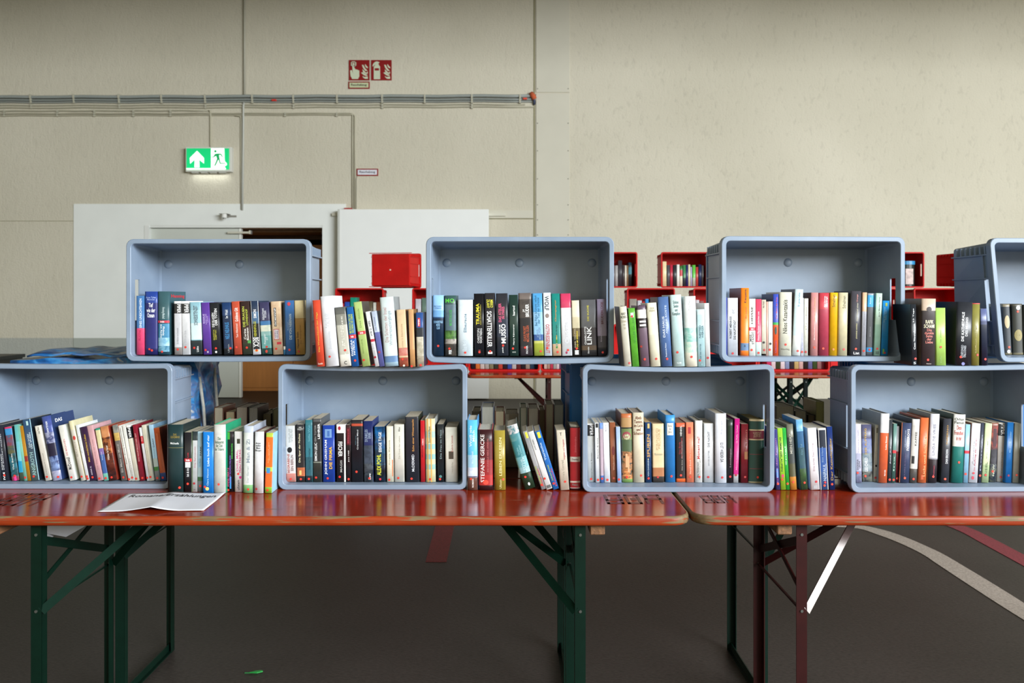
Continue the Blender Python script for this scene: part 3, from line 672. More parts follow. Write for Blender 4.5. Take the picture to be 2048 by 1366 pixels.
# ------------------------------------------------------------------ things behind the grey crates
crate('crate', 0.60, 0.398, 0.22, M_BLUE, (0.482, 2.955+0.22, TT), math.pi, label='blue plastic crate behind the lower grey crate by the table gap', group='blue plastic crates in the rear row', boss=False)
crate('crate', 0.60, 0.398, 0.22, M_BLUE, (1.52, 2.965+0.22, TT), math.pi, label='blue plastic crate hidden behind the rightmost lower grey crate', group='blue plastic crates in the rear row', boss=False)
crate('crate', 0.60, 0.398, 0.22, M_BLUE, (1.05, 3.07+0.22, ZU-0.003), math.pi, label='blue plastic crate peeking out left behind the upper grey crate with the orange books', group='blue plastic crates in the rear row', boss=False)
# blue printed shopping bag behind the lower left crate
def bag_mat():
    m = bpy.data.materials.new('bag_print'); m.use_nodes = True; nt = m.node_tree; L = nt.links; b = nt.nodes['Principled BSDF']; b.inputs['Roughness'].default_value = 0.35
    tc = nt.nodes.new('ShaderNodeTexCoord'); mp = nt.nodes.new('ShaderNodeMapping'); mp.inputs['Scale'].default_value = (1, 1, 1.6); L.new(tc.outputs['Object'], mp.inputs[0])
    n = nt.nodes.new('ShaderNodeTexNoise'); n.inputs['Scale'].default_value = 11; n.inputs['Detail'].default_value = 3; n.inputs['Distortion'].default_value = 0.6; L.new(mp.outputs[0], n.inputs['Vector'])
    cr = nt.nodes.new('ShaderNodeValToRGB'); e = cr.color_ramp.elements
    e[0].position = 0.30; e[0].color = hexc('123a6e'); e[1].position = 0.72; e[1].color = hexc('b9b9b4')
    for p_, c_ in ((0.42, '1f5f9e'), (0.50, '3f86bf'), (0.57, '5a6f9a'), (0.62, '2a6ca8')):
        q = e.new(p_); q.color = hexc(c_)
    L.new(n.outputs[0], cr.inputs[0]); L.new(cr.outputs[0], b.inputs['Base Color'])
    n2 = nt.nodes.new('ShaderNodeTexNoise'); n2.inputs['Scale'].default_value = 16; L.new(tc.outputs['Object'], n2.inputs['Vector'])
    bp = nt.nodes.new('ShaderNodeBump'); bp.inputs['Strength'].default_value = 0.6; bp.inputs['Distance'].default_value = 0.02; L.new(n2.outputs[0], bp.inputs['Height']); L.new(bp.outputs[0], b.inputs['Normal'])
    return m
M_BAG = bag_mat()
bag = empty('shopping_bag', (-1.42, 3.075, TT)); tag(bag, 'blue picture-printed shopping bag standing behind the leftmost lower crate', 'bag')
bb = bmesh.new(); bmesh.ops.create_cube(bb, size=1); bmesh.ops.subdivide_edges(bb, edges=bb.edges[:], cuts=9, use_grid_fill=True)
for v in bb.verts:
    x, y, z = v.co
    k = 0.008*math.sin(17*z+9*y)+0.006*math.sin(23*y+11*x+5*z)
    top = max(0, z-0.3)*0.10
    v.co = Vector((x*(0.64)+(k if x > 0 else -k)*(abs(x) > .45), y*0.27+k*(abs(y) > .45), (z+0.5)*(0.395)+ (0.006*math.sin(9*x*2)+0.004*math.sin(31*x) if z > .45 else 0)))
me = bpy.data.meshes.new('body'); bb.to_mesh(me); bb.free(); me.polygons.foreach_set('use_smooth', [True]*len(me.polygons)); link('body', me, bag, None, [M_BAG])
MB().tube([(0.322, -0.09, 0.33), (0.333, -0.08, 0.22), (0.334, -0.06, 0.08)], 0.006, 6).tube([(0.322, 0.06, 0.35), (0.336, 0.05, 0.2), (0.330, 0.04, 0.06)], 0.006, 6).build('handle', mat('b7b3a8', 0.6, 'webbing', vary=0.2), bag, smooth=True)
sb = empty('folded_bag', (-1.52, 3.06, TT+0.402)); tag(sb, 'flat folded blue and white bag lying on top of the shopping bag at the left', 'bag')
vs = []; fs = []; nx, ny = 24, 8
for j in range(ny+1):
    for i in range(nx+1):
        u, v = i/nx, j/ny; vs.append((-0.17+u*0.52, -0.10+v*0.24, 0.004+0.010*abs(math.sin(5*u+3*v))*0.8+0.012*v+0.003*math.sin(30*u)))
for j in range(ny):
    for i in range(nx): a = j*(nx+1)+i; fs.append((a, a+1, a+nx+2, a+nx+1))
o = mesh('panel', vs, fs, M_BAG, sb, smooth=True); md = o.modifiers.new('s', 'SOLIDIFY'); md.thickness = 0.006; md.offset = -1

# ------------------------------------------------------------------ back row: tables and red crates
S2 = 240.0
def RX(px, s=S2): return (px-CX)/s
YB = F/250
grp2 = 'tables of the back row'
table(-0.36, 1.62, YB, DRED, 'orange folding table with dark red legs in the back row, left of the two', grp2, [(0.30, -1), (1.4, 1)] , battens=False)
table(1.66, 4.3, YB, mat('040d0a', 0.6, 'green_enamel', vary=0.1, spec=0.08), 'orange folding table with blackish green legs in the back row at the right', grp2, [(2.243, 1), (2.364, -1), (4.0, -1)], battens=False)
table(-1.72, -0.38, YB, DRED, 'orange folding table of the back row farthest left, behind the grey crates', grp2, [(-1.4, 1), (-0.62, -1)], battens=False)
GR = 'red plastic crates of the back row'
def red(px0, px1, row, label, yaw=0.0, s=S2, D=0.27, face=1, dy=0.0):
    W = (px1-px0)/s; H = 0.398 if row == 0 else 0.298; z = TT+(0.0, 0.400, 0.70)[row]+0.001*row
    loc = [RX((px0+px1)/2, s), F/s+dy, z]
    yw = yaw
    if face < 0: loc[1] += D; yw += math.pi
    return crate('crate', W, H, D, M_RED, loc, yw, label=label, group=GR, boss=False)
ra = red(750, 838, 2, 'red crate showing its plain closed back, top left of the back row', yaw=R_(-12), face=-1)
MB().box(-0.006, 0.006, 0.27, 0.273, 0.143, 0.155).build('moulding_point', mat('e8b8a8', 0.4, 'plastic', vary=0), ra)
MB().box(-0.188, 0.188, 0.268, 0.272, 0.006, 0.012).box(-0.188, 0.188, 0.268, 0.272, 0.286, 0.292).build('base_ridge', M_RED, ra)
red(1179, 1275, 2, 'red crate of books on top, just right of the middle upper grey crate')
red(1322, 1418, 2, 'red crate packed with coloured books on top, left of the upper crate with orange books')
red(1752, 1849, 2, 'red crate holding a blue-lidded tin, on top between the two right grey crates')
red(1910, 2010, 2, 'red crate seen obliquely from its handle side, topmost at the right', yaw=R_(20))
red(670, 767, 1, 'red crate of the middle level behind the leaning books at the left')
red(824, 921, 1, 'red crate of the middle level behind the middle upper grey crate')
red(1110, 1206, 1, 'red crate of the middle level hidden behind the middle upper grey crate', dy=0.0)
red(1254, 1350, 1, 'red crate of the middle level under the gap of the two top red crates', dy=0.0)
red(1387, 1484, 1, 'red crate of the middle level left behind the upper crate with orange books')
red(1696, 1794, 1, 'red crate of the middle level behind the upper crate with orange books')
red(1828, 1926, 1, 'red crate of the middle level behind the very thick dark books at the right')
for i, (a_, b_) in enumerate(((646, 790), (792, 935), (936, 1080), (1081, 1225), (1226, 1370), (1371, 1515), (1516, 1660), (1661, 1805), (1806, 1950))):
    red(a_, b_, 0, ['red crate standing on the back table behind the leaning books at the left', 'red crate on the back table behind the middle lower grey crates',
        'red crate on the back table seen through the left part of the central gap', 'red crate on the back table seen through the right part of the central gap',
        'red crate on the back table hidden behind the crate with the green gold-banded book', 'red crate on the back table behind the light blue and white books',
        'red crate on the back table seen through the right gap under the orange books', 'red crate on the back table, next right of the one seen through the right gap',
        'rightmost red crate standing on the back table'][i], s=238.5)
tin = empty('tin', (RX(1822), F/S2+0.10, TT+0.702+0.010)); tag(tin, 'round dark tin with a blue lid standing in a red crate', 'tin')
MB().tube([(0, 0, 0), (0, 0, 0.185)], 0.07, 20).build('can', mat('1c2422', 0.35, 'tin', vary=0.3, scale=20), tin, smooth=False)
MB().tube([(0, 0, 0.185), (0, 0, 0.215)], 0.074, 20).build('lid', mat('2f7fb0', 0.35, 'tin', vary=0), tin, smooth=False)
MB().box(-0.032, 0.032, -0.0725, -0.0695, 0.02, 0.15).build('label', mat('b9a29c', 0.5, 'print', vary=0.4, scale=30), tin)
# ------------------------------------------------------------------ books
M_PAGE = {}
def page_mat(h='c9bea8'):
    return mat(h, 0.85, 'pages', vary=0.16, scale=30, stretch=(60, 1, 1))
NB = [0]
def book(p0, w_, h, dp, ang, bands, texts, label, group, dots, hard=False, cov=None, page='c9bea8', rz=0.0, parts=True):
    """p0 = lower front left corner of the spine; ang>0 leans right"""
    NB[0] += 1
    piv = 0.0 if ang <= 0 else w_
    root = empty('book', (p0[0]+piv, p0[1], p0[2]+0.0004), rot=(0, ang, rz)); tag(root, label, 'book', group)
    bul = min(0.005, 0.13*w_) if hard else min(0.0012, 0.05*w_)
    def sy(u): return -bul*(1-abs(2*u-1)**2.4)
    t = 0.0026 if hard else 0.0007
    t = min(t, w_*0.2)
    nu = 8
    prof = [(0.0, dp)]+[(w_*i/nu, sy(i/nu)) for i in range(nu+1)]+[(w_, dp)]
    inn = [(w_-t, dp)]+[(max(t, min(w_-t, w_*i/nu)), sy(i/nu)+t) for i in range(nu, -1, -1)]+[(t, dp)]
    ring = prof+inn; n = len(ring); m_ = len(prof)
    zs = [0.0]+[b_[0]*h for b_ in bands]
    vs = [(x-piv, y, z) for z in zs for x, y in ring]; fs = []; mi = []; sm = []
    hexes = []
    for b_ in bands:
        if b_[1] not in hexes: hexes.append(b_[1])
    covi = None
    if cov:
        if cov not in hexes: hexes.append(cov)
        covi = hexes.index(cov)
    for j in range(len(zs)-1):
        bi = hexes.index(bands[j][1])
        for k in range(n):
            fs.append((j*n+k, j*n+(k+1) % n, (j+1)*n+(k+1) % n, (j+1)*n+k))
            side = k in (0, m_-2)
            mi.append(covi if (covi is not None and (side or k > m_-1)) else bi); sm.append(1 <= k <= m_-3)
    top = (len(zs)-1)*n
    for k in range(m_-1):
        a, b_, c, d = k, k+1, n-2-k, n-1-k
        fs.append((a, d, c, b_)); mi.append(hexes.index(bands[0][1])); sm.append(False)
        fs.append((top+a, top+b_, top+c, top+d)); mi.append(covi if covi is not None else hexes.index(bands[-1][1])); sm.append(False)
    mesh('cover', vs, fs, [cover_mat(x) for x in hexes], root, mi=mi, smooth=sm)
    ins = 0.003 if hard else 0.0003
    zb0 = 0.0012 if hard else 0.0001
    MB().box(t-piv+0.0001, w_-t-piv-0.0001, t+0.003, dp-0.002, zb0, h-ins).build('pages', page_mat(page), root)
    def q(u, v, off=0.0005): return (u*w_-piv, sy(min(1, max(0, u)))-off, v*h)
    def disc(cu, cv, ru, rv, off):
        vv = [q(cu, cv, off)]; N_ = 14
        for f_ in (0.5, 1.0): vv += [q(cu+ru*f_*math.cos(a*2*math.pi/N_), cv+rv*f_*math.sin(a*2*math.pi/N_), off) for a in range(N_)]
        ff = [(0, 1+a, 1+(a+1) % N_) for a in range(N_)]+[(1+a, 1+N_+a, 1+N_+(a+1) % N_, 1+(a+1) % N_) for a in range(N_)]
        return vv, ff
    for tx in texts:
        s_, o_, u0, u1, v0, v1, hx = tx
        if o_ == 'p':
            k = 5; vv = []; ff = []
            for i in range(k+1):
                u = u0+(u1-u0)*i/k; vv += [q(u, v0, .00035), q(u, v1, .00035)]
            for i in range(k): ff.append((2*i, 2*i+2, 2*i+3, 2*i+1))
            mesh('printed_panel', vv, ff, ink(hx), root); continue
        if o_ == 'o':
            vv, ff = disc((u0+u1)/2, (v0+v1)/2, (u1-u0)/2, (v1-v0)/2, .0006)
            mesh('printed_emblem', vv, ff, ink(hx), root); continue
        tv, tf = letters(s_, 0.015)
        if not tf: continue
        if o_ == 'h': vv = [q(u0+(u1-u0)*x, v0+(v1-v0)*y) for x, y in tv]
        elif o_ == 'u': vv = [q(u1-(u1-u0)*y, v0+(v1-v0)*x) for x, y in tv]
        else: vv = [q(u0+(u1-u0)*y, v1-(v1-v0)*x) for x, y in tv]
        mesh('lettering', vv, tf, ink(hx), root)
    for dt in dots:
        u, v = dt[0], dt[1]; hx = dt[2] if len(dt) > 2 else 'd4382c'
        r = min(0.0037, 0.45*w_)
        u = min(max(u, r/w_*0.8), 1-r/w_*0.8)
        vv, ff = disc(u, v, r/w_, r/h, .0009)
        mesh('price_dot', vv, ff, ink(hx), root)
    return root
ORD = 'first second third fourth fifth sixth seventh eighth ninth tenth eleventh twelfth thirteenth fourteenth fifteenth sixteenth seventeenth eighteenth nineteenth twentieth'.split()+['twenty-first', 'twenty-second', 'twenty-third', 'twenty-fourth', 'twenty-fifth']
def parse(b_):
    out = []
    for tok in b_.split():
        hx, _, v = tok.partition(':'); out.append((float(v) if v else 1.0, hx))
    return out
def shelf(place, group, crop, z, entries, s=None, auto=False, dpth=0.135, k=0.98, smax=None, smin=None, count_from='left'):
    ox, oy, kk = crop
    for i, e in enumerate(entries):
        xl, xr, yt, yb, dx, bands, texts, desc = e[:8]; op = e[8] if len(e) > 8 else {}
        if 'crop' in op: ox, oy, kk = op['crop']
        pxl, pxr, pyt, pyb, pdx = ox+xl/kk, ox+xr/kk, oy+yt/kk, oy+yb/kk, dx/kk
        ss = s
        if auto: ss = min(smax, max(smin, (pyb-HOR)/(EYE-z)))
        ss = op.get('s', ss)
        y = F/ss; x0_, x1_ = (pxl-CX)/ss, (pxr-CX)/ss
        ztop = EYE-(pyt-HOR)/ss; hh = ztop-z; ang = math.atan2(pdx/ss, hh); h = hh/math.cos(ang)
        wv = (x1_-x0_)*math.cos(ang)*k; h -= abs(math.sin(ang))*wv*0.3
        lab = desc+', '+ORD[i]+' from left '+place
        dots = op.get('dots', [(0.5, 0.09)])
        book((x0_, y, z+op.get('dz', 0)), wv, h, op.get('dp', dpth if h > 0.2 else min(dpth, 0.125)), ang, parse(bands), texts, lab, group, dots,
             op.get('h', False), op.get('cov'), op.get('page', 'c9bea8'), op.get('rz', 0.0))
H = dict(h=True)
def O(**k): return k
A8 = (250, 570, 8.28); B8 = (430, 570, 8.28); C8 = (620, 570, 8.28); D8 = (1440, 560, 8.035); E8 = (1620, 560, 8.035)
ZI = ZU+0.0175
shelf('in top left crate', 'books in the top left grey crate', A8, ZI, [
 (192,325,180,1240,-2,'e24a73:.45 4674a8',[('FELICITAS','u',.35,.62,.24,.42,'b02c58'),('EINES UNSICHTBAREN','u',.42,.72,.46,.95,'dfe6ee')],'narrow book, blue over pink spine',O(h=1,dots=[])),
 (332,545,110,1240,0,'1d1d52:.10 24276b:.82 26408f',[('Anne Tyler\nMorrow','h',.1,.9,.86,.92,'9fb0e0'),('Tief\nwie der\nOzean','h',.16,.84,.59,.82,'f2f4fa'),],'navy hardback with large white title',O(h=1,dots=[(.4,.09),(.6,.07)],dp=.14)),
 (548,742,108,1240,0,'1c3a48:.05 2f6d8c~78acc4:.14 a9cfe0~6ca4c4:.27 3d7da3~4c8cae:.49 25505c:.56 3a5a60',[('','p',0,1,.505,.54,'d23a4c'),('btb','h',.25,.6,.508,.536,'ffffff'),('Henning Mankell','d',.35,.65,.57,.75,'b8cccf'),('Phönix\naus Asche','d',.25,.62,.27,.48,'eef4f6')],'thick teal thriller whose red lettered cover shows',O(h=1,dots=[(.4,.05)],dp=.138,cov='31545c')),
 (820,945,270,1243,-10,'8d8683:.14 c9cacf:.77 2b2b2d:.955 e9e9ea',[('PIPER','d',.45,.9,.78,.94,'f2f2f2'),('Die Mädchen vom Strandcafe','u',.35,.6,.2,.5,'9a9aa0')],'white paperback with black top block',O(dots=[(.48,.10)])),
 (948,1085,270,1243,-18,'dedee0:.77 2b2b2d:.955 f1f1f1',[('PIPER','d',.4,.88,.78,.94,'f2f2f2'),('Das Glück am Ende','u',.3,.6,.15,.45,'b3b3b8')],'whiter paperback with black top block',O(dots=[(.45,.14)])),
 (1100,1285,285,1243,-30,'2e3638:.27 7fb0bd:.285 cfe4e8:.6 a4ccd6:.85 8fb9c6',[('SCHNEESEITENZEIT','u',.35,.7,.56,.93,'4c4e58'),('Lübbe','u',.5,.7,.05,.16,'d8d8d8')],'pale blue paperback with dark foot',O(dots=[(.3,.13)])),
 (1300,1440,292,1243,-42,'5e3c96',[('ROSALIE','u',.15,.38,.6,.78,'c9b5e8'),('UND DAS\nLICHT','u',.45,.8,.58,.78,'b29ad6'),('','o',.45,.68,.03,.07,'a9a2b8')],'purple paperback',O(dots=[(.3,.09)])),
 (1442,1590,292,1243,-42,'26272a',[('DIE KLAGEN','u',.18,.45,.53,.80,'ececec'),('DER TOTEN','u',.5,.8,.56,.88,'f4f4f4'),('MARIETTA\nKEMPTEN','u',.25,.65,.28,.48,'a8a23c'),('','o',.38,.62,.03,.07,'f2f2f2')],'black paperback with white capitals',O(dots=[(.5,.12)])),
 (150,305,295,1245,-42,'1e2024:.12 1a2c4a:.75 223c66',[('Im Wald','u',.35,.65,.7,.86,'d8dee4'),('NELE NEUHAUS','u',.25,.7,.3,.62,'3f8ac4'),('Ullstein','u',.45,.65,.04,.2,'8a8d90')],'dark navy paperback with blue capitals',O(crop=B8,dots=[(.75,.12)])),
 (320,450,275,1252,-48,'c4543c',[('Goldenes Gift','u',.35,.78,.62,.88,'f4ece6'),('Tom Hillenbrand','u',.4,.65,.32,.58,'eedcd4')],'terracotta orange paperback',O(dots=[(.35,.14,'e0433a')])),
 (462,615,272,1250,-48,'36382c:.22 3a2a26',[('DIE FRAUEN','u',.2,.45,.52,.90,'c6cf52'),('LÖWENHOF','u',.5,.78,.55,.85,'b9c648'),('Corina\nBomann','u',.25,.78,.27,.5,'f0ece6'),('','p',.62,.98,.21,.265,'4f9a4c')],'brown paperback with green lettering',O(dots=[(.5,.13)])),
 (635,760,268,1250,-45,'d8d4de:.10 20242c:.58 4a6c8e:.80 2c3a52',[('','p',0,.05,0,1,'eeeeee'),('','p',.95,1,0,1,'eeeeee'),('SIMON','u',.3,.7,.68,.84,'f2f2f2'),('REIHENFOLGE','u',.25,.6,.34,.62,'c8c43c'),('BECK','d',.1,.85,.14,.32,'ffffff'),('','o',.25,.75,.055,.1,'e8c832')],'white-edged dark thriller with big four-letter name',O(dots=[(.5,.08)])),
 (778,945,288,1250,-55,'1c3a36~3c6460:.12 6ba3a0:.36 8fb8b4:.44 dfe0cc~c4d0c0:.56 3c74ac~4a7fae:.64 3f3d5c',[('SEBASTIAN\nFITZEK','u',.3,.7,.66,.88,'d8dbe4'),('Passagier\n23','u',.3,.7,.2,.4,'dfe9ea'),('','o',.38,.62,.03,.09,'d0483c')],'teal to violet paperback with a cloud',O(dots=[(.55,.145)])),
 (965,1130,275,1245,-45,'cdb096~c0a084:.3 d8bc9c~c8a888',[('','p',.28,.52,.53,.88,'211f1f'),('#FUNKEMORD','d',.31,.49,.54,.87,'f2f2f2'),('','p',.15,.72,.28,.48,'b52a3c'),('','p',.19,.68,.29,.47,'f2f2f6'),('NÖTH\nTEUFEL','u',.25,.64,.30,.46,'333a66'),('','p',.45,.9,.19,.235,'c43040')],'sand-coloured paperback with a black strip',O(dots=[(.35,.11)])),
 (1136,1166,290,1243,-8,'3b6f94:.1 e5e0d4:.16 2a3138',[],'very thin dark booklet',O(dots=[])),
 (1172,1330,258,1245,-22,'3f6aa0',[('DIE VON NEBENAN','u',.45,.72,.28,.75,'b9ccd8'),('Roman','u',.25,.38,.45,.6,'8aa5c4'),('','o',.3,.65,.9,.97,'c23c48')],'plain blue paperback with round red emblem',O(dots=[(.42,.09)])),
 (1345,1500,258,1243,-32,'c49a58:.66 a9823c:.67 d8c79a',[('Hannes Stein','u',.12,.35,.12,.42,'3a2c1c'),('Der Weltreporter','u',.5,.68,.2,.55,'8a6c3c')],'ochre paperback at the crate wall',O(dots=[(.3,.06,'c23c30')])),
], s=608)
shelf('beside top left crate', 'books standing between the top left and top middle crates', C8, ZU-0.011, [
 (115,245,255,1325,-75,'cf4a32',[('Das Wunschbuch der Olga','u',.35,.62,.22,.82,'d8a23c'),('Rowohlt','h',.2,.8,.03,.06,'e8c8b8')],'slim vermilion red hardback',O(h=1,dots=[])),
 (265,482,190,1325,-95,'e2e3e8',[('THOMAS MANN','u',.25,.7,.55,.75,'c6c8ce'),('Buddenbrooks','u',.4,.6,.25,.5,'c2c4ca')],'thick white hardback',O(h=1,dots=[(.38,.14)],dp=.14)),
 (505,688,372,1335,-100,'e0ddd2:.2 bcb9ac:.7 86857c:.88 5f5f5b',[('MOSER\nDER SCHNEE','u',.35,.65,.2,.85,'dedbd0'),('C','h',.4,.65,.03,.09,'18181a')],'grey-white paperback with black letter at foot',O(dots=[(.6,.27)])),
 (690,806,368,1310,-90,'1f5a9e:.47 cc2f3c:.535 245fa0',[('PHAEDRA\nPATRICK','u',.15,.75,.18,.45,'f0f4f8'),('MR PEARSON UND DAS\nGESCHENK DES LEBENS','u',.15,.8,.56,.88,'b9cc3a'),('btb','h',.3,.7,.485,.52,'ffffff')],'blue paperback with lime title and red band',O(dots=[(.6,.10)])),
 (868,1005,285,1335,-150,'a9bf74:.495 cc2f3c:.545 adc278',[('Sabine Ludwig','u',.3,.5,.2,.42,'7e9450'),('Das Glück','u',.4,.6,.6,.9,'879c58'),('btb','h',.3,.7,.505,.535,'ffffff')],'lime green paperback with red band',O(dots=[(.3,.10)],cov='3a3632')),
 (1080,1150,445,1330,-165,'d2d2d6:.45 b83244:.50 e9e9ea',[('WIR D. WEG','u',.3,.8,.55,.83,'1d1d20'),('Eine Reise durch','u',.2,.6,.1,.42,'b0b0b4')],'thin white paperback with narrow red band',O(dots=[(.4,.17,'a02030')])),
 (1152,1238,438,1330,-140,'5f64a0:.62 b9c4d8',[('Nele Pollatschek','u',.3,.55,.65,.9,'6a6f90')],'slim lavender and pale blue paperback',O(dots=[(.4,.26,'a83a44')])),
 (1240,1470,205,1342,-85,'8aa4b4:.06 5f7fa8:.15 cfdada',[('Die Schatten der Insel','u',.2,.45,.35,.85,'c0a4a4'),('Winterspaziergänge','u',.5,.8,.3,.8,'9aa8b0')],'thick pale grey-blue hardback',O(h=1,dots=[],dp=.14,cov='8f979a')),
 (1480,1632,412,1338,-50,'8e4438~a45c44:.16 d0b08c:.19 b5564a~c88478:.33 d9bd98',[('Sommer in Edenbrooke','u',.4,.6,.3,.75,'c2a582'),('','o',.4,.65,.0,.035,'e8dcc8')],'cream book with reddish foot',O(dots=[(.4,.13)],cov='96683e')),
 (1660,1745,405,1338,-32,'c09060:.3 cda070',[('','p',.3,.6,.3,.95,'c4936a')],'narrow tan book',O(dots=[(.3,.01)],cov='8a6236')),
 (1772,1890,458,1335,-20,'b0a490~8c8474:.2 c6bfae~a09884:.55 2c2f36:.72 2f508c',[('','p',.25,.6,.74,.9,'cc2c3a'),('PIPER','u',.3,.5,.76,.88,'ffffff')],'blue and grey paperback with red tab',O(dots=[(.55,.03)],cov='1c2038')),
], s=640)
TC = (840, 460, 4.709)
shelf('in top middle crate', 'books in the top middle grey crate', TC, ZI, [
 (122,225,615,1220,0,'14283e:.62 1c4068:.64 6fa2d0:.75 93bfe4',[('DONNERSTAGS\nMORD\nCLUB','h',.08,.92,.44,.58,'8fbce0'),('RICHARD\nOSMAN','h',.12,.88,.77,.83,'5a86b8')],'dark blue book with pale sky top',O(dots=[(.5,.165)],h=1)),
 (235,345,618,1222,-4,'2a2624~4c443c:.2 59524a~a8a098:.28 2c4a24~5a8a3c:.42 4c626c~586c76:.85 35504e',[('MO','h',.08,.85,.88,.95,'58c040'),('MORTHOOB','u',.4,.65,.5,.76,'3f9a4c'),('PIPER','u',.35,.6,.03,.1,'f0f0f0')],'grey-green landscape book with green lettering',O(h=1,dots=[(.4,.12)],cov='2e4438')),
 (357,500,658,1228,0,'dbe6ec',[('Ellbeureune','u',.4,.6,.42,.75,'5f7a8e'),('Klaus Modick','u',.3,.6,.08,.3,'c4ced6')],'broad very pale blue book',O(h=1,dots=[(.5,.06)])),
 (515,608,600,1232,-8,'151417',[('TRAUMA','u',.2,.55,.5,.84,'e4d432'),('KEIN ENTKOMMEN','u',.62,.72,.5,.82,'a89c30'),('CHRISTOPH\nWORTBERG','u',.3,.8,.2,.44,'c9c9c9'),('','p',.4,.62,.04,.1,'5a2024')],'black paperback with thin yellow capitals',O(dots=[(.5,.06)])),
 (618,712,595,1235,-10,'2c2a2c',[('MIRKO\nZILAHY','d',.2,.85,.76,.9,'d8d23c'),('SCHATTENKILLER','d',.2,.68,.14,.71,'f4f4f4'),('','p',.25,.7,.03,.065,'d8d4d0')],'black paperback with one long white title',O(dots=[(.48,.07)])),
 (725,835,598,1238,-10,'292c34:.3 2a3040:.6 2d2d32',[('DAS ATELIER\nIN PARIS','u',.2,.72,.54,.84,'e45f86'),('GUILLAUME','u',.22,.35,.36,.5,'f0f0f0'),('MUSSO','u',.4,.8,.2,.51,'ffffff'),('pendo','u',.45,.6,.05,.14,'e8e8e8')],'black paperback with pink title above white name',O(dots=[(.55,.165)])),
 (845,930,612,1235,-8,'20352e',[('Isartod','u',.4,.65,.66,.82,'eef0ee'),('Harry Kämmerer','u',.4,.6,.18,.52,'e4e8e4'),('emons','h',.3,.7,.05,.07,'b0b8b0')],'very dark green paperback',O(dots=[(.38,.12)])),
 (945,1065,595,1240,-18,'3a3034:.15 242326:.6 3c3634~4c4440:.9 6a5f5a',[('BRÜDER','u',.45,.8,.62,.82,'f4f4f2'),('DIE','u',.3,.42,.7,.74,'f4f4f2'),('CLAUS PROBST\nMICHAEL OLSEN','u',.3,.75,.22,.48,'b0502e'),('FISCHER','u',.48,.62,.03,.16,'d8d8d8')],'brown-black paperback with short white title',O(dots=[(.4,.13)])),
 (1075,1168,598,1238,-18,'9aa23c:.20 b9b964:.24 34548c:.34 8ab8dc:.7 4f9ad2',[('Bei Föhn brummt selbst\nder Tod der Schädel','u',.2,.7,.48,.97,'2c6a8c'),('JÖRG\nMAURER','u',.3,.75,.26,.46,'7a98b8')],'sky blue paperback over green meadow',O(dots=[(.7,.07)])),
 (1172,1245,592,1240,-14,'d5dde2',[('WOLF','d',.2,.75,.72,.95,'1e1e22'),('OSTFRIESENBLUT','d',.25,.75,.04,.5,'b03a44'),('','o',.25,.75,.6,.67,'8a7a74')],'white paperback with red and black capitals',O(dots=[(.4,.12)])),
 (1250,1330,600,1235,-14,'c6a886:.19 1f7f76',[('Champagner','u',.35,.6,.55,.9,'c08c4c'),('Tom Burger','u',.45,.65,.3,.5,'16564e'),('','p',.42,.62,.12,.26,'2c7c34'),('','p',.47,.57,.26,.33,'c9a03c'),('','p',.42,.62,.15,.2,'e8e4d8')],'turquoise green book with a champagne bottle',O(dots=[(.6,.06)])),
 (1338,1436,600,1232,-18,'ececee:.77 c43a5e',[('Charlotte Link','u',.3,.7,.2,.72,'d2d2d8'),('','o',.35,.55,.03,.07,'9a2a52')],'white paperback with raspberry top',O(dots=[(.6,.09)])),
 (1442,1515,665,1225,-16,'2c2824:.35 6d5f44:.5 cfc4a4:.7 ddd6bc',[('TOD IM SEEBAD','u',.5,.72,.12,.45,'e0c83c'),('DER TEUFEL','u',.25,.4,.15,.5,'c9bda0'),('','p',.25,.75,.02,.1,'d8d8d8')],'dark paperback fading to cream at the top',O(dots=[(.5,.13)])),
 (1522,1670,658,1222,-14,'2f2c2c:.1 5a4838:.18 3a3436:.5 5c5c5e',[('CHARLOTTE','u',.22,.34,.2,.52,'ededed'),('LINK','u',.38,.68,.2,.52,'f6f6f6'),('DIE SUCHE','u',.42,.54,.62,.9,'c6bc3c'),('blanvalet','u',.4,.5,.04,.16,'e0e0e0')],'broad dark grey paperback with four-letter white name',O(dots=[],dp=.13)),
 (1676,1768,652,1212,-12,'26242a:.15 3f3a44:.35 8a7f96',[('BRUDERLÜGE','u',.35,.65,.56,.95,'5a2436'),('Kristina Ohlsson','u',.3,.45,.25,.5,'a8a0b0')],'violet-grey paperback at the crate wall',O(dots=[(.5,.06)])),
], s=620)
TD = (1200, 460, 4.709)
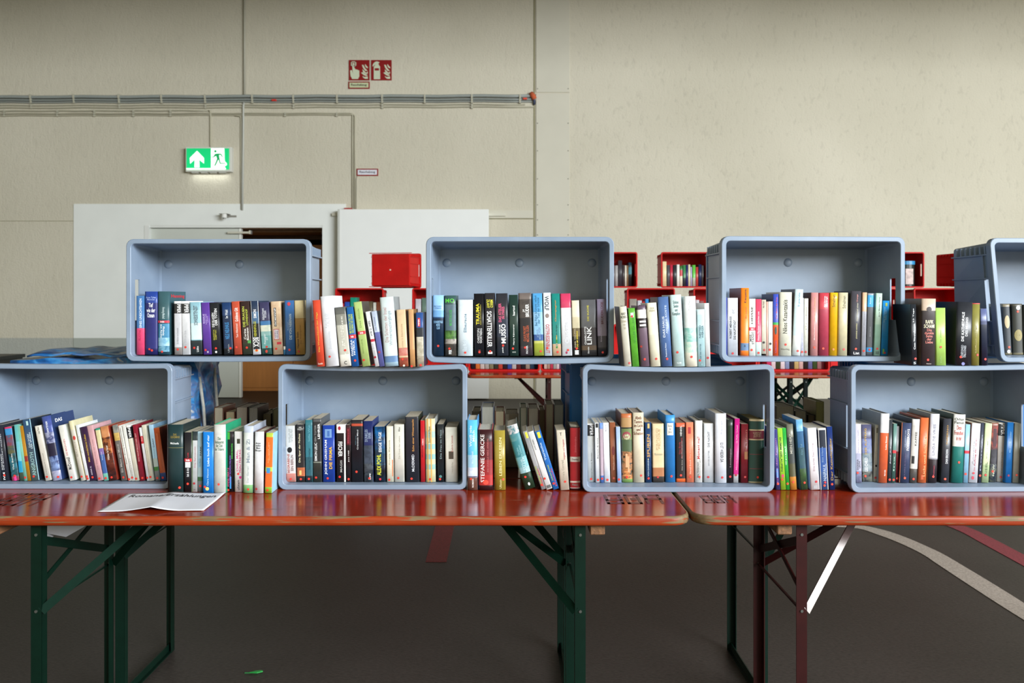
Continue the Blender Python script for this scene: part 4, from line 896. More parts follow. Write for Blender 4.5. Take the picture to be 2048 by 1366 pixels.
shelf('beside top middle crate', 'books standing between the top middle and orange-book crates', TD, ZU-0.011, [
 (228,298,722,1282,-48,'cfccbc:.8 d6d2be',[('MARY\nMORRIS','h',.1,.95,.80,.9,'6a6a60'),('Ein Sommer\nin der\nStadt','h',.15,.9,.62,.78,'b4a894')],'cream hardback leaning left with dark board',O(h=1,dots=[(.75,.055,'b03030')],cov='4a5054')),
 (305,370,738,1282,-42,'56a030~62b03c:.9 5ca438',[('FAULER ZAUBER','u',.5,.85,.4,.85,'3a8420'),('','p',.3,.75,.84,.92,'f0f0ee')],'bright grass-green paperback',O(dots=[(.5,.86)])),
 (382,468,712,1282,-38,'6b5866:.63 2a2228:.79 ece8e0:.93 5a4858',[('','p',.2,.9,.66,.69,'ece8e4'),('','p',.2,.9,.72,.75,'ece8e4')],'mauve book with cream and black top',O(h=1,dots=[(.5,.12),(.2,.33,'a83a34')])),
 (478,572,688,1282,-40,'ddd9c2:.5 e6e2cc',[('DER\nHEINI','h',.25,.8,.86,.93,'a8a08a')],'plain cream hardback',O(h=1,dots=[(.6,.12)])),
 (578,682,632,1284,-38,'4f6a9a',[('DAS HAUS','u',.3,.5,.42,.72,'dcE4f0'.lower()),('AN DER KÜSTE','u',.55,.75,.47,.88,'b9c8e0'),('Rosamunde Pilcher','u',.42,.55,.14,.34,'c6d0e0')],'tall slate blue hardback',O(h=1,dots=[(.55,.11)],dp=.14,cov='26303c')),
 (692,800,612,1286,-36,'bcd6d6:.7 c9dcdc',[('Schöne\nSeelen\nund\nKomplizen','h',.15,.85,.7,.92,'4c6a6c'),('FISCHER','h',.3,.7,.04,.06,'e8f0f0')],'tall pale mint hardback with dark lettering',O(h=1,dots=[(.4,.2)],dp=.14)),
 (808,918,625,1284,-18,'dcd9c8:.2 dcdccc~9fc8b8:.35 7fb8ac~c4d8d4:.55 dde0e0',[('Eine Frau','u',.35,.55,.8,.95,'c9cccc')],'tall white hardback with green wash',O(h=1,dots=[(.5,.14)])),
 (920,992,748,1290,-8,'a9ccd2:.7 b9d6dc:.9 c4dade',[('ÜBER DEN WINTER','u',.3,.5,.12,.4,'3f6a78'),('NESTED','u',.25,.5,.5,.72,'2f4f5c'),('WERGER','u',.6,.85,.5,.72,'2f4f5c'),('','o',.4,.7,.02,.06,'7a9aa0')],'small pale turquoise paperback',O(dots=[(.3,.11)])),
 (995,1042,690,1285,-16,'cdd1d2',[],'thin light grey paperback',O(dots=[(.5,.14,'b02c30')])),
], s=640)
shelf('in the orange-book crate', 'books in the upper grey crate with the orange book', D8, ZI, [
 (92,118,285,1235,-2,'3f4aa0',[],'very thin blue booklet',O(dots=[])),
 (120,288,290,1228,0,'c9cad0:.6 dedee2',[('ROBERT MENASSE','u',.2,.4,.3,.68,'26262a'),('DIE HAUPTSTADT','u',.6,.82,.28,.62,'26262a'),('NEWS','u',.45,.7,.72,.8,'8a8a90')],'light grey paperback with slanted black title',O(dots=[(.5,.04,'b82c34')])),
 (330,462,130,1240,5,'e87420:.075 5e7a9c:.185 ee7d1e',[('Kleopatra','u',.4,.75,.78,.98,'241c14'),('Ein Leben','u',.55,.72,.55,.72,'b85a14'),('a','h',.4,.6,.13,.16,'2c3c50')],'tall bright orange hardback with brown board',O(h=1,dots=[],dp=.145,cov='8a4030')),
 (466,570,305,1240,0,'e9e9e2:.44 d8485a:.5 f0efe8',[('MISS\nSTANIĆ','u',.1,.8,.2,.42,'3f3f42'),('HEISSE','u',.3,.65,.56,.86,'3f3f42'),('btb','h',.3,.7,.455,.485,'ffffff')],'white paperback with serif letters and red band',O(dots=[(.4,.10)])),
 (573,665,310,1235,0,'cfe0dc:.24 dc4a66',[('Kleine Fluchten zwischen uns','u',.35,.6,.27,.78,'f8e8ea')],'pink-red paperback with mint foot',O(dots=[(.5,.05)])),
 (668,740,348,1190,0,'cfc6b4:.5 cbbfae',[('Max Frisch','u',.3,.6,.85,.97,'5a5248')],'short beige paperback',O(dots=[(.6,.07,'a83030'),(.5,.21,'2a2a2c')],dz=.006)),
 (742,772,350,1235,0,'cfa89a',[],'very thin dusty pink booklet',O(dots=[])),
 (775,845,348,1243,0,'f0ede2',[('Bodo Kirchhoff','u',.5,.7,.8,.95,'a8b0ac')],'short cream paperback',O(dots=[(.35,.11),(.5,.22,'2a2a2c')])),
 (848,938,228,1240,3,'d8552c:.5 3aa04c:.54 3d4fb0',[('Der Mann der Frau','u',.5,.75,.6,.95,'c04a5c'),('','o',.3,.7,.34,.47,'2f4a44'),('Ullstein','u',.4,.6,.05,.25,'8a4a8c')],'blue over orange hardback with green stripe',O(h=1,dots=[],cov='252a5c')),
 (945,1148,198,1242,10,'d9d6c4',[('Nikos Kazantzakis','u',.28,.62,.35,.88,'34342e'),('Herbig','h',.15,.85,.08,.115,'6a685c')],'broad ivory hardback with large serif name',O(h=1,dots=[(.5,.175)],dp=.145,page='b4967c')),
 (1155,1290,152,1248,50,'e2e4e0:.3 c9dde2',[('Ein ganzes halbes','u',.4,.7,.74,.95,'7a9cab')],'tall pale aqua hardback',O(h=1,dots=[(.65,.07)],cov='5a5452',dp=.145)),
 (1292,1345,290,1248,0,'dcdde6',[('Es war einmal','u',.4,.7,.1,.4,'9c9cd0')],'thin bluish white paperback',O(dots=[(.5,.065)])),
 (1347,1412,298,1248,8,'d4d2c6',[('E.T.A. Hoffmann','u',.4,.65,.45,.85,'9a988c')],'thin warm grey paperback',O(dots=[(.45,.065,'a83030')])),
 (1450,1570,205,1245,12,'c98a88',[('Michel Houellebecq','u',.4,.6,.25,.52,'e4c8c4'),('Karte und Gebiet','u',.42,.58,.55,.93,'d8a87c')],'dusty rose hardback',O(h=1,dots=[(.5,.13,'e04a34')],cov='5c2c24',dp=.14)),
 (135,300,210,1243,8,'a83c50:.74 c2404c',[('der kurze\ndas lange','u',.45,.85,.77,.95,'f2e4e4')],'crimson hardback with lighter top label',O(crop=E8,h=1,dots=[(.42,.115,'e8553f')])),
 (305,432,205,1248,18,'d8a412:.9 e0ae1a',[('Schelmen','u',.3,.65,.77,.97,'7c5c14')],'golden yellow hardback',O(h=1,dots=[(.5,.1,'dc8040')],page='b09060')),
 (448,596,205,1245,16,'cdc3a0',[('Schelmen','u',.4,.75,.75,.95,'6c6650')],'beige hardback with script lettering',O(h=1,dots=[(.6,.1,'d84a4c')],page='8c5040')),
 (640,808,180,1252,18,'45434a',[('JOANNE HARRIS','u',.5,.66,.26,.5,'c9c090'),('Fünf Viertel einer','u',.52,.68,.54,.82,'b9b29a'),('Orange','u',.5,.68,.83,.95,'c08078'),('List','h',.3,.9,.02,.06,'e8e8e8')],'tall charcoal hardback with cream lettering',O(h=1,dots=[(.52,.105,'e0503a')],dp=.145,cov='242326')),
 (822,895,202,1248,22,'b9bac4:.7 d8b090',[('Jonathan Franzen','u',.4,.7,.2,.7,'9a96a0')],'thin lavender grey book with peach top',O(dots=[(.5,.075)],h=1)),
 (905,1000,215,1250,24,'5a5e68:.06 2f96d8:.13 56585e:.78 2f96d8:.97 8a8f98',[('Roman','u',.35,.55,.83,.93,'c9e4f4'),('Jakob Arjouni','u',.45,.6,.3,.46,'c8c8cc')],'grey book with two sky blue fields',O(dots=[(.5,.095)])),
 (1025,1125,215,1250,38,'a5cdb8:.5 b9d8c2',[('Javier Moreno Flores','u',.5,.72,.62,.94,'202a26'),('III','h',.3,.8,.02,.07,'22332c')],'mint green paperback',O(dots=[(.5,.11)])),
 (1140,1250,335,1252,28,'2484c4',[('Wie der Schmerz\nheilen kann','u',.2,.6,.6,.88,'8ac0e4'),('','p',.4,.7,.9,.96,'8a9c34'),('','p',.2,.45,.03,.12,'5a9a3c')],'bright blue paperback at the right end',O(dots=[(.5,.05,'a83040')],cov='1a4f7a')),
], s=618)
TE = (1618, 460, 4.709)
shelf('beside orange-book crate', 'books standing between the two top right crates', TE, ZU-0.007, [
 (968,1018,700,1262,-12,'20242a',[('Cees Nooteboom','u',.4,.75,.26,.68,'e4e8ea'),('33 Tage','u',.35,.65,.7,.93,'d8dcde'),('S','h',.3,.8,.02,.06,'c8ccd0')],'thin blackish paperback with white name',O(dots=[(.7,.11)])),
 (1052,1188,648,1270,8,'3d3638:.82 c9b4a0',[('RAFIK\nSCHAMI','h',.15,.9,.56,.68,'e8e0c0'),('Die\ndunkle\nSeite\nder\nLiebe','h',.2,.85,.33,.55,'d07a70'),('','o',.32,.68,.80,.88,'3d3638'),('Hanser','h',.35,.7,.02,.035,'c8c0bc')],'very thick brown book with patterned top',O(h=1,dots=[(.45,.085)],dp=.16,cov='7d6a5c')),
 (1196,1290,735,1272,-6,'a5cc66',[('Ida Jessen','u',.45,.58,.4,.62,'78964a'),('btb','u',.4,.55,.05,.16,'86a656')],'lime paperback before the very thick ones',O(dots=[(.5,.32,'d44a30')])),
 (1372,1532,680,1275,18,'25272d',[('DIE KATHEDRALE','u',.3,.45,.38,.84,'f2f4f6'),('DES MEERES','u',.52,.67,.46,.76,'e4e6ea'),('ILDEFONSO\nFALCONES','u',.3,.6,.12,.32,'b0b4bc'),('','o',.35,.55,.0,.05,'7a7ab4')],'very thick black hardback with white title',O(h=1,dots=[(.3,.13,'e04030')],dp=.17,cov='101114')),
 (1524,1602,690,1270,8,'7f7a3a',[('Schiffbruch mit Tiger','u',.4,.65,.2,.65,'9a8c50'),('','p',.0,1,.985,1,'b83030')],'olive green hardback',O(h=1,dots=[(.75,.17)])),
 (1625,1685,742,1268,-12,'1b2236:.72 3a4266:.78 5c6690',[],'thin navy paperback',O(dots=[(.6,.11)])),
], s=640)
shelf('in the tilted crate', 'books in the tilted crate at the right edge', TE, ZI, [
 (1842,1912,700,1202,-22,'6f6850:.04 2f353c:.95 8a806a',[('','o',.15,.85,.52,.78,'b9a682'),('Gedichte','h',.3,.7,.64,.68,'6a5c40'),('','o',.3,.75,.03,.1,'e4e4e0')],'dark leather-like book with tan oval label',O(h=1,dots=[(.6,.15,'e04a34')])),
 (1918,2020,698,1202,-12,'6f6850:.04 2c2e2a:.96 4c483c',[('','o',.15,.9,.27,.5,'8c7f4e'),('','o',.35,.75,.88,.97,'c8c8c4'),('Werke','h',.35,.65,.37,.41,'4c4428')],'broader dark book with gold oval label',O(h=1,dots=[(.5,.85,'e04a34')])),
 (2024,2090,705,1202,-8,'34352f',[],'dark book cut by the picture edge',O(h=1,dots=[])),
], s=610)
TL = (0, 820, 8.54); TL2 = (170, 820, 8.54)
ZL = TT+0.0175
shelf('in bottom left crate', 'leaning books in the bottom left grey crate', TL, ZL, [
 (-120,30,250,1265,-80,'30343c',[('Sachbuch','u',.3,.6,.3,.7,'b0b4b8')],'dark grey paperback at the cut edge',O(dots=[])),
 (35,150,262,1265,-100,'22252f',[('DIE ZUKUNFT WARTET','u',.45,.6,.2,.85,'c8ccd4'),('PATRICK BARON','u',.2,.38,.2,.48,'e4e6ea'),('IVM','u',.3,.6,.02,.15,'f0f0f2')],'black paperback with white vertical lines of type',O(dots=[(.5,.1)])),
 (205,335,295,1262,-135,'c83c70~2c4238:.08 1c3230~2c6c7c:.5 5a5a3c~2c4c5c:.65 7a3f4c~3a5f7c:.85 2f7cb0~3c8cc0:.97 c8245c',[('The Berlin','u',.4,.6,.2,.5,'d8dcd8'),('','p',.4,.7,.0,.1,'e03c90')],'colourful painted paperback with pink top',O(dots=[(.5,.09)],cov='1c2a30')),
 (338,412,255,1255,-100,'3a4c3c:.15 1f8fb8:.35 70bcc8:.7 62b0ae',[('NINJA','u',.2,.5,.25,.38,'2f9ad8')],'thin turquoise patterned paperback',O(dots=[])),
 (415,470,262,1255,-130,'78b8a4',[],'thin sea-green paperback',O(dots=[(.5,.06)])),
 (472,535,275,1255,-140,'a87414:.35 8c2c20:.45 b07c18',[],'thin mustard book',O(dots=[],cov='2c4a3c')),
 (538,680,165,1250,-160,'4a5a58:.25 3c4e5c:.6 2f4c6c',[('DAS DORF\nDER SPUREN','u',.35,.8,.52,.78,'b9ccd8'),('ANGROTH','u',.3,.75,.08,.46,'8fb4b4'),('','p',.93,1,0,1,'a9d4e4'),('','p',.45,.7,.9,.97,'a9cccc')],'slate blue paperback with huge pale letters',O(dots=[(.4,.07)],cov='14202c')),
 (780,885,275,1275,-190,'d8d4c8:.9 ddd8cc',[('Uwe Timm','u',.4,.7,.85,.97,'4a4a44'),('Die Entdeckung der Currywurst','u',.4,.6,.1,.5,'8a8678')],'grey-white leaning paperback with small title',O(dots=[(.4,.07)])),
 (905,1070,115,1270,-200,'b9b8cc~8c92b4:.15 1f2c5c~7c94c4:.38 1f1c34:.58 3c4470~a4a8c4:.75 4a5a9c~3c4888',[('BERGLAND','d',.4,.6,.75,.92,'e8ecf4')],'tall blue mountain book whose title cover shows',O(dots=[(.7,.05)],h=1,dp=.14,cov='253864')),
 (1195,1305,268,1280,-205,'e4e2da',[('McDowall','u',.25,.8,.2,.42,'26262a'),('DIE MÄDCHEN','u',.3,.65,.45,.75,'c07078')],'white paperback with bold black name',O(dots=[(.4,.06)],cov='dfe4e0')),
 (1385,1465,190,1240,-215,'cfcabc:.85 d4cda8',[('BUCH','u',.3,.6,.4,.7,'a8a294'),('','o',.25,.85,.68,.75,'b83a34')],'stone-grey hardback with yellowed board',O(h=1,dots=[(.4,.07)],cov='ccc49e')),
 (1482,1535,262,1265,-195,'dfe2e4',[('Roman','u',.3,.6,.5,.8,'a8b0b4')],'thin white leaning paperback',O(dots=[(.5,.04),(.4,.08)])),
 (85,210,295,1255,-175,'3a2440',[('Mein wunderbares Leben','u',.35,.6,.35,.86,'c9a43c'),('ANNA G.','u',.4,.6,.1,.27,'c8bccc')],'dark purple paperback with gold title',O(crop=TL2,dots=[(.5,.06)],cov='2a2028')),
 (218,322,272,1260,-190,'cfa0a4',[('Die Geschichte der Liebe','u',.4,.6,.2,.75,'a87c80')],'pale pink leaning paperback',O(dots=[(.4,.04)],cov='c89aa0')),
 (325,408,320,1262,-155,'70b4a4:.14 3c5c98:.5 7a64a0:.62 d4cc9c:.97 1c8c74',[('Daniel','u',.4,.6,.4,.55,'c8d4e8')],'thin book, yellow above blue and mint',O(dots=[(.5,.05)])),
 (412,560,285,1250,-160,'2c1614~5a261c:.3 3a1c18~6c3020:.5 4a2418~c0703c:.8 b4754c~c88858',[('Wälder & Feuer','u',.3,.55,.38,.65,'e4d4c4')],'dark red-brown leaning book with a face',O(dots=[(.4,.06)],cov='8c3426')),
 (622,720,262,1255,-160,'6c6864~5c5854:.72 b0904c~c8a860:.86 6a6c68~8c8c84',[('Ein Mann ein Mord','u',.3,.65,.15,.65,'a8a4a0')],'grey leaning paperback with ochre top',O(dots=[(.5,.06)],cov='a84a34')),
 (745,800,268,1268,-180,'dcdad2',[('Stefan Zweig Schachnovelle','u',.35,.7,.3,.95,'5a5a54')],'thin white leaning paperback with tiny type',O(dots=[(.3,.03)])),
 (802,860,265,1255,-170,'e0dfd8',[('Berlin','u',.4,.6,.05,.4,'aaa8a0')],'thin plain white leaning paperback',O(dots=[(.3,.06)])),
 (862,932,262,1252,-165,'d8d4c0:.76 232428:.96 e8e6e0',[('PIPER','d',.35,.9,.77,.95,'f0f0f0')],'cream leaning paperback with black top block',O(dots=[(.3,.04)])),
 (940,1012,255,1250,-130,'8a1f30',[('DAS HAUPTBUCH DER ZEIT','u',.3,.6,.35,.85,'d8a8a4')],'wine red leaning paperback',O(dots=[(.7,.05)])),
 (1060,1102,305,1250,-140,'dcdce0:.7 cc2c34:.84 dcdcdf',[('Thea','u',.3,.7,.74,.82,'f8e0e0')],'thin white paperback with red block',O(dots=[(.3,.06)])),
 (1104,1172,262,1252,-140,'d6d0bc',[('Roman','u',.4,.6,.3,.6,'b4ac94')],'thin cream leaning paperback',O(dots=[(.4,.07)])),
 (1205,1285,255,1255,-120,'74787a:.18 3c7a3c:.25 a9b8b4:.4 a4c8dc:.6 a9cce4',[('DAISY','u',.4,.75,.6,.76,'26303a'),('Hanna Johansen','u',.4,.7,.4,.58,'6a8a9a')],'light blue leaning paperback with green strip',O(dots=[(.5,.05)],cov='8ab4d4')),
 (1300,1400,310,1262,-130,'35508c:.15 b4532c',[('','p',.3,.6,.2,.9,'b85c34')],'rust orange book leaning on the crate wall',O(dots=[(.4,.06)],cov='6a2c14')),
], auto=True, smin=604, smax=622)
TM = (230, 710, 4.709)
shelf('beside bottom left crate', 'books standing on the table beside the bottom left crate', TM, TT+0.0005, [
 (498,645,655,1292,0,'1d3436:.655 8c8452:.66 1d3436',[('DAS\nGEHEIMNIS','h',.2,.8,.80,.87,'8c7c3c'),('Michaela','h',.2,.75,.71,.74,'e4e8e8')],'large dark petrol hardback with thin gold line',O(h=1,dots=[(.8,.07,'e84030')],cov='1a2a2c',dp=.15)),
 (652,724,728,1292,0,'1e1c20:.51 c8303a:.56 211f23',[('Ich & Ich','u',.35,.65,.26,.4,'e8e8ea'),('','p',.15,.85,.41,.505,'d8dadc'),('btb','h',.25,.75,.52,.55,'ffffff'),('Lea','u',.4,.6,.58,.66,'c03040')],'black paperback with red band and pale square',O(dots=[(.5,.14,'e04030')],cov='7a8c6a')),
 (728,775,720,1290,2,'c9cbcc:.85 2b3538',[('Die Sehnsucht','u',.4,.7,.4,.75,'b07c84'),('dtv','h',.3,.7,.03,.05,'6a6a6c')],'thin grey-white paperback with dark top',O(dots=[(.4,.14,'a82c34')])),
 (778,824,722,1290,0,'6c7478:.18 35603a:.25 9fb4b8:.4 8fb0c0:.55 9cb8c6',[('PARK','u',.5,.85,.6,.76,'22282c'),('Kai Meyer','u',.4,.7,.42,.56,'5a7a84')],'thin grey-blue paperback',O(dots=[(.6,.1)])),
 (828,930,725,1300,0,'1f7cd0',[('Liebe hoch auf vier','u',.4,.62,.44,.95,'dcecf8'),('Clara Hansen','u',.38,.55,.12,.4,'a8c8d8'),('','o',.25,.6,.04,.1,'d8c878')],'glossy bright blue paperback',O(dots=[(.2,.1)],cov='1a68b4')),
 (932,1045,655,1300,0,'c6c6c0:.6 d2d2cc:.85 c9c9c4',[('Das\nAntiquariat\nder Zeit\nder Träume','h',.1,.9,.62,.82,'5c7c6c')],'tall off-white hardback with green board',O(h=1,dots=[(.45,.13,'d8443c')],cov='1f9a70',dp=.15)),
 (1048,1118,722,1288,0,'1c1a20:.9 2a2228',[('ANNE HERTZ','u',.15,.4,.08,.4,'d84a7c'),('WENN SCHON FALSCH','u',.45,.65,.15,.6,'8a5cc8'),('DANN RICHTIG','u',.7,.9,.55,.8,'3fae3c'),('','p',.2,.5,.87,.99,'46a03c'),('','p',.5,.7,.05,.25,'3f8ad0')],'black paperback with multicoloured lettering',O(dots=[(.3,.03)])),
 (1128,1202,722,1290,-4,'d8d4d4',[('CHILL MAL,','u',.25,.52,.34,.7,'c82c7c'),('FRAU FREITAG','u',.6,.85,.32,.7,'c42c78'),('ullstein','u',.35,.65,.03,.2,'26242a'),('','p',.35,.75,.8,.88,'3a3a2c'),('','p',.6,.9,.22,.26,'c02c80')],'off-white paperback with magenta title',O(dots=[(.5,.3,'d43c3c')])),
 (1208,1302,668,1298,4,'7fb87c:.12 d2d8d4:.9 b4bccc',[('Man & Zi','u',.35,.7,.45,.8,'8a94a0'),('Der Garten','u',.4,.6,.15,.4,'a9b0b4')],'blue-white speckled book with green foot',O(h=1,dots=[(.55,.055,'dc3c34')],cov='b4bccc')),
 (1312,1400,722,1302,6,'d9dade',[('Armer\nweißer\nMann\nMorgen','h',.1,.75,.67,.83,'4a4c50')],'white hardback with dark red endpapers',O(h=1,dots=[(.25,.07,'b02c34')],cov='4c2422')),
 (1410,1478,735,1302,14,'8cb83c:.1 e8682c:.36 b0c44c:.43 ec6c28:.93 a9bc44',[('Ich und die\nanderen','u',.35,.6,.5,.85,'f4b080'),('','p',.2,.7,.33,.42,'3c8cc8')],'orange paperback with pale blue cover side',O(dots=[(.4,.05,'e03c28')],cov='9ac8dc')),
], auto=True, smin=637, smax=652)
TN = (540, 710, 4.709)
shelf('in second lower grey crate', 'books in the second grey crate of the lower row', TN, ZL, [
 (152,245,668,1225,-12,'c88478:.15 cfc6c4:.4 c9cccc',[('TOTENSTADT','u',.4,.8,.7,.95,'9aa0a0'),('BEGRABENE','u',.2,.42,.16,.5,'a84c44'),('EIN BERLIN','u',.55,.8,.2,.48,'6a4c4a'),('','o',.2,.7,.52,.62,'1c1c1e')],'grey-white paperback with black round emblem',O(dots=[(.5,.05)],cov='b0b4b4')),
 (256,330,655,1218,-8,'2a2220:.1 b0603c:.25 262224:.9 2c2c2e',[('Die Spur der Füchse','u',.25,.55,.34,.84,'e0d8b0'),('KEN\nFOLLETT','h',.15,.85,.9,.96,'c8c8c4'),('','p',.3,.6,.12,.2,'e8b870')],'dark paperback with a glowing cone',O(dots=[(.5,.05)])),
 (335,402,612,1222,-4,'1c2a30:.1 2c5864:.4 357482:.9 2f6a74',[('Stille Wut','u',.4,.7,.65,.92,'5f9aa8'),('Sabine Thiesler','u',.45,.7,.2,.55,'1c4a58')],'teal blue paperback',O(dots=[(.5,.05)],cov='4f98a0')),
 (408,488,600,1215,-6,'2e302c:.3 767a70:.32 2a2a2c:.95 4a4c4e',[('SIMON LELIC','u',.2,.5,.33,.62,'e8eaea'),('EIN TOTER','u',.2,.42,.64,.9,'8c8c8c'),('LEHRER','u',.6,.85,.68,.92,'f0f2f2')],'black paperback with white and grey title',O(dots=[(.35,.07)],cov='4a4c4e')),
 (498,612,662,1225,-4,'1f3f9a',[('JOHN GRISHAM','u',.18,.42,.13,.74,'e8eef4'),('DIE FIRMA','u',.55,.8,.23,.62,'e8b428'),('','p',.2,.78,.78,.93,'6f94c4'),('','p',.4,.6,.8,.9,'3c66a8')],'bright royal blue paperback with orange title',O(dots=[(.42,.065)],cov='24387c')),
 (628,716,655,1222,-4,'221c1e:.85 ece8e6',[('FISCHER','d',.2,.65,.44,.7,'f4f4f2'),('MAGIS','u',.4,.62,.17,.38,'a8a8a6'),('','p',.84,1,0,1,'eceae6'),('','o',.2,.5,.9,.97,'a02034')],'black paperback with a large white word',O(dots=[(.35,.09,'e02c28')])),
 (722,762,660,1222,-4,'231a1c:.65 5c1a24:.95 34181c',[('Joe Hill','u',.4,.7,.35,.55,'e8e4e4'),('Blind','u',.3,.6,.68,.92,'a83a48')],'thin black paperback with dark red top',O(dots=[(.5,.05)])),
 (768,878,612,1228,-4,'1b1c22:.9 b44a34:.94 1b1b20',[('Criminals Mind','u',.5,.62,.52,.84,'c8ccd0'),('Ellroy','u',.35,.45,.6,.75,'4a6470')],'broad black paperback with red line on top',O(dots=[(.45,.165,'dc4030')],dp=.13)),
 (886,975,622,1225,-8,'24282e~4c545c:.3 303846~424c5c:.6 1c2658',[('DUNKLES\nERBE','u',.15,.8,.66,.86,'8a9cb4'),('Lenz','u',.5,.75,.04,.14,'d8d8da')],'dark blue-grey paperback with cracked pattern',O(dots=[(.6,.06)],cov='22306c')),
 (990,1090,675,1225,-8,'121318~1c2a3a:.3 1c2a3a~1c4c6c:.6 14304c~1c5c94',[('ALEX POHL','u',.2,.6,.12,.5,'dce03c'),('EISIGE TAGE','u',.4,.68,.54,.9,'e4e8ea')],'black-blue paperback with yellow-green name',O(dots=[(.5,.05,'c83040')])),
 (1102,1166,672,1228,-6,'d4d0bc:.3 dcd8c6',[('Annette Mierswa','u',.3,.55,.3,.75,'a8a48c'),('','p',.8,.95,.1,.4,'c0714c')],'cream paperback beside the black and yellow one',O(dots=[(.35,.04)])),
 (1172,1268,655,1230,-4,'d2d0c6',[('Die Kunst des Lebens','u',.45,.6,.4,.8,'aca89c'),('Max','u',.45,.6,.88,.96,'6a6860')],'plain light grey paperback',O(dots=[(.4,.07)],cov='8c8a78')),
 (1282,1410,582,1228,-10,'2a2c34:.98 303238',[('McDERMID','u',.45,.65,.16,.42,'c8ccd4'),('Echo einer Winternacht','u',.5,.65,.47,.96,'c48c4c')],'thick dark grey paperback with copper title',O(h=0,dots=[(.42,.05,'dc3c30')],dp=.14,cov='2a3224')),
 (1420,1460,618,1228,-4,'b82028',[('DER LETZTE KREIS','u',.3,.6,.4,.62,'5c1014'),('ROMAN','u',.4,.7,.6,.7,'f4e0e0')],'thin red paperback',O(dots=[])),
 (1468,1562,600,1232,-8,'c8c49c:.2 8cb4ac:.28 c4c8a0:.36 88b4b0:.44 c9c49a:.52 8cb8b4:.6 c8c8a4:.7 a4c0b4:.8 d0c8a0',[('','p',.2,.3,0,1,'d8a04c'),('','p',.55,.65,0,1,'d8a04c'),('Sommerfest','u',.35,.55,.62,.88,'7c7c5c')],'checked yellow and turquoise book',O(h=1,dots=[(.45,.045)],cov='c8ccc8',dp=.14)),
 (1578,1640,652,1225,-4,'1c2022:.8 24282a',[('Die Frau im Haus','u',.4,.68,.4,.9,'7c9094'),('','o',.25,.7,.07,.12,'4c7c7c')],'thin black paperback, upright, grey-blue type',O(dots=[(.4,.05)])),
 (1655,1770,682,1228,-6,'d9d7cc',[('Kathrin Schmidt','u',.5,.65,.55,.85,'b46c64'),('','p',.28,.68,.42,.56,'4c4238'),('Unendliche','u',.5,.65,.15,.36,'a8a498')],'cream paperback with a small dark picture',O(dots=[],dp=.13,cov='8c886c')),
], auto=True, smin=608, smax=625)
TO = (840, 710, 4.709)
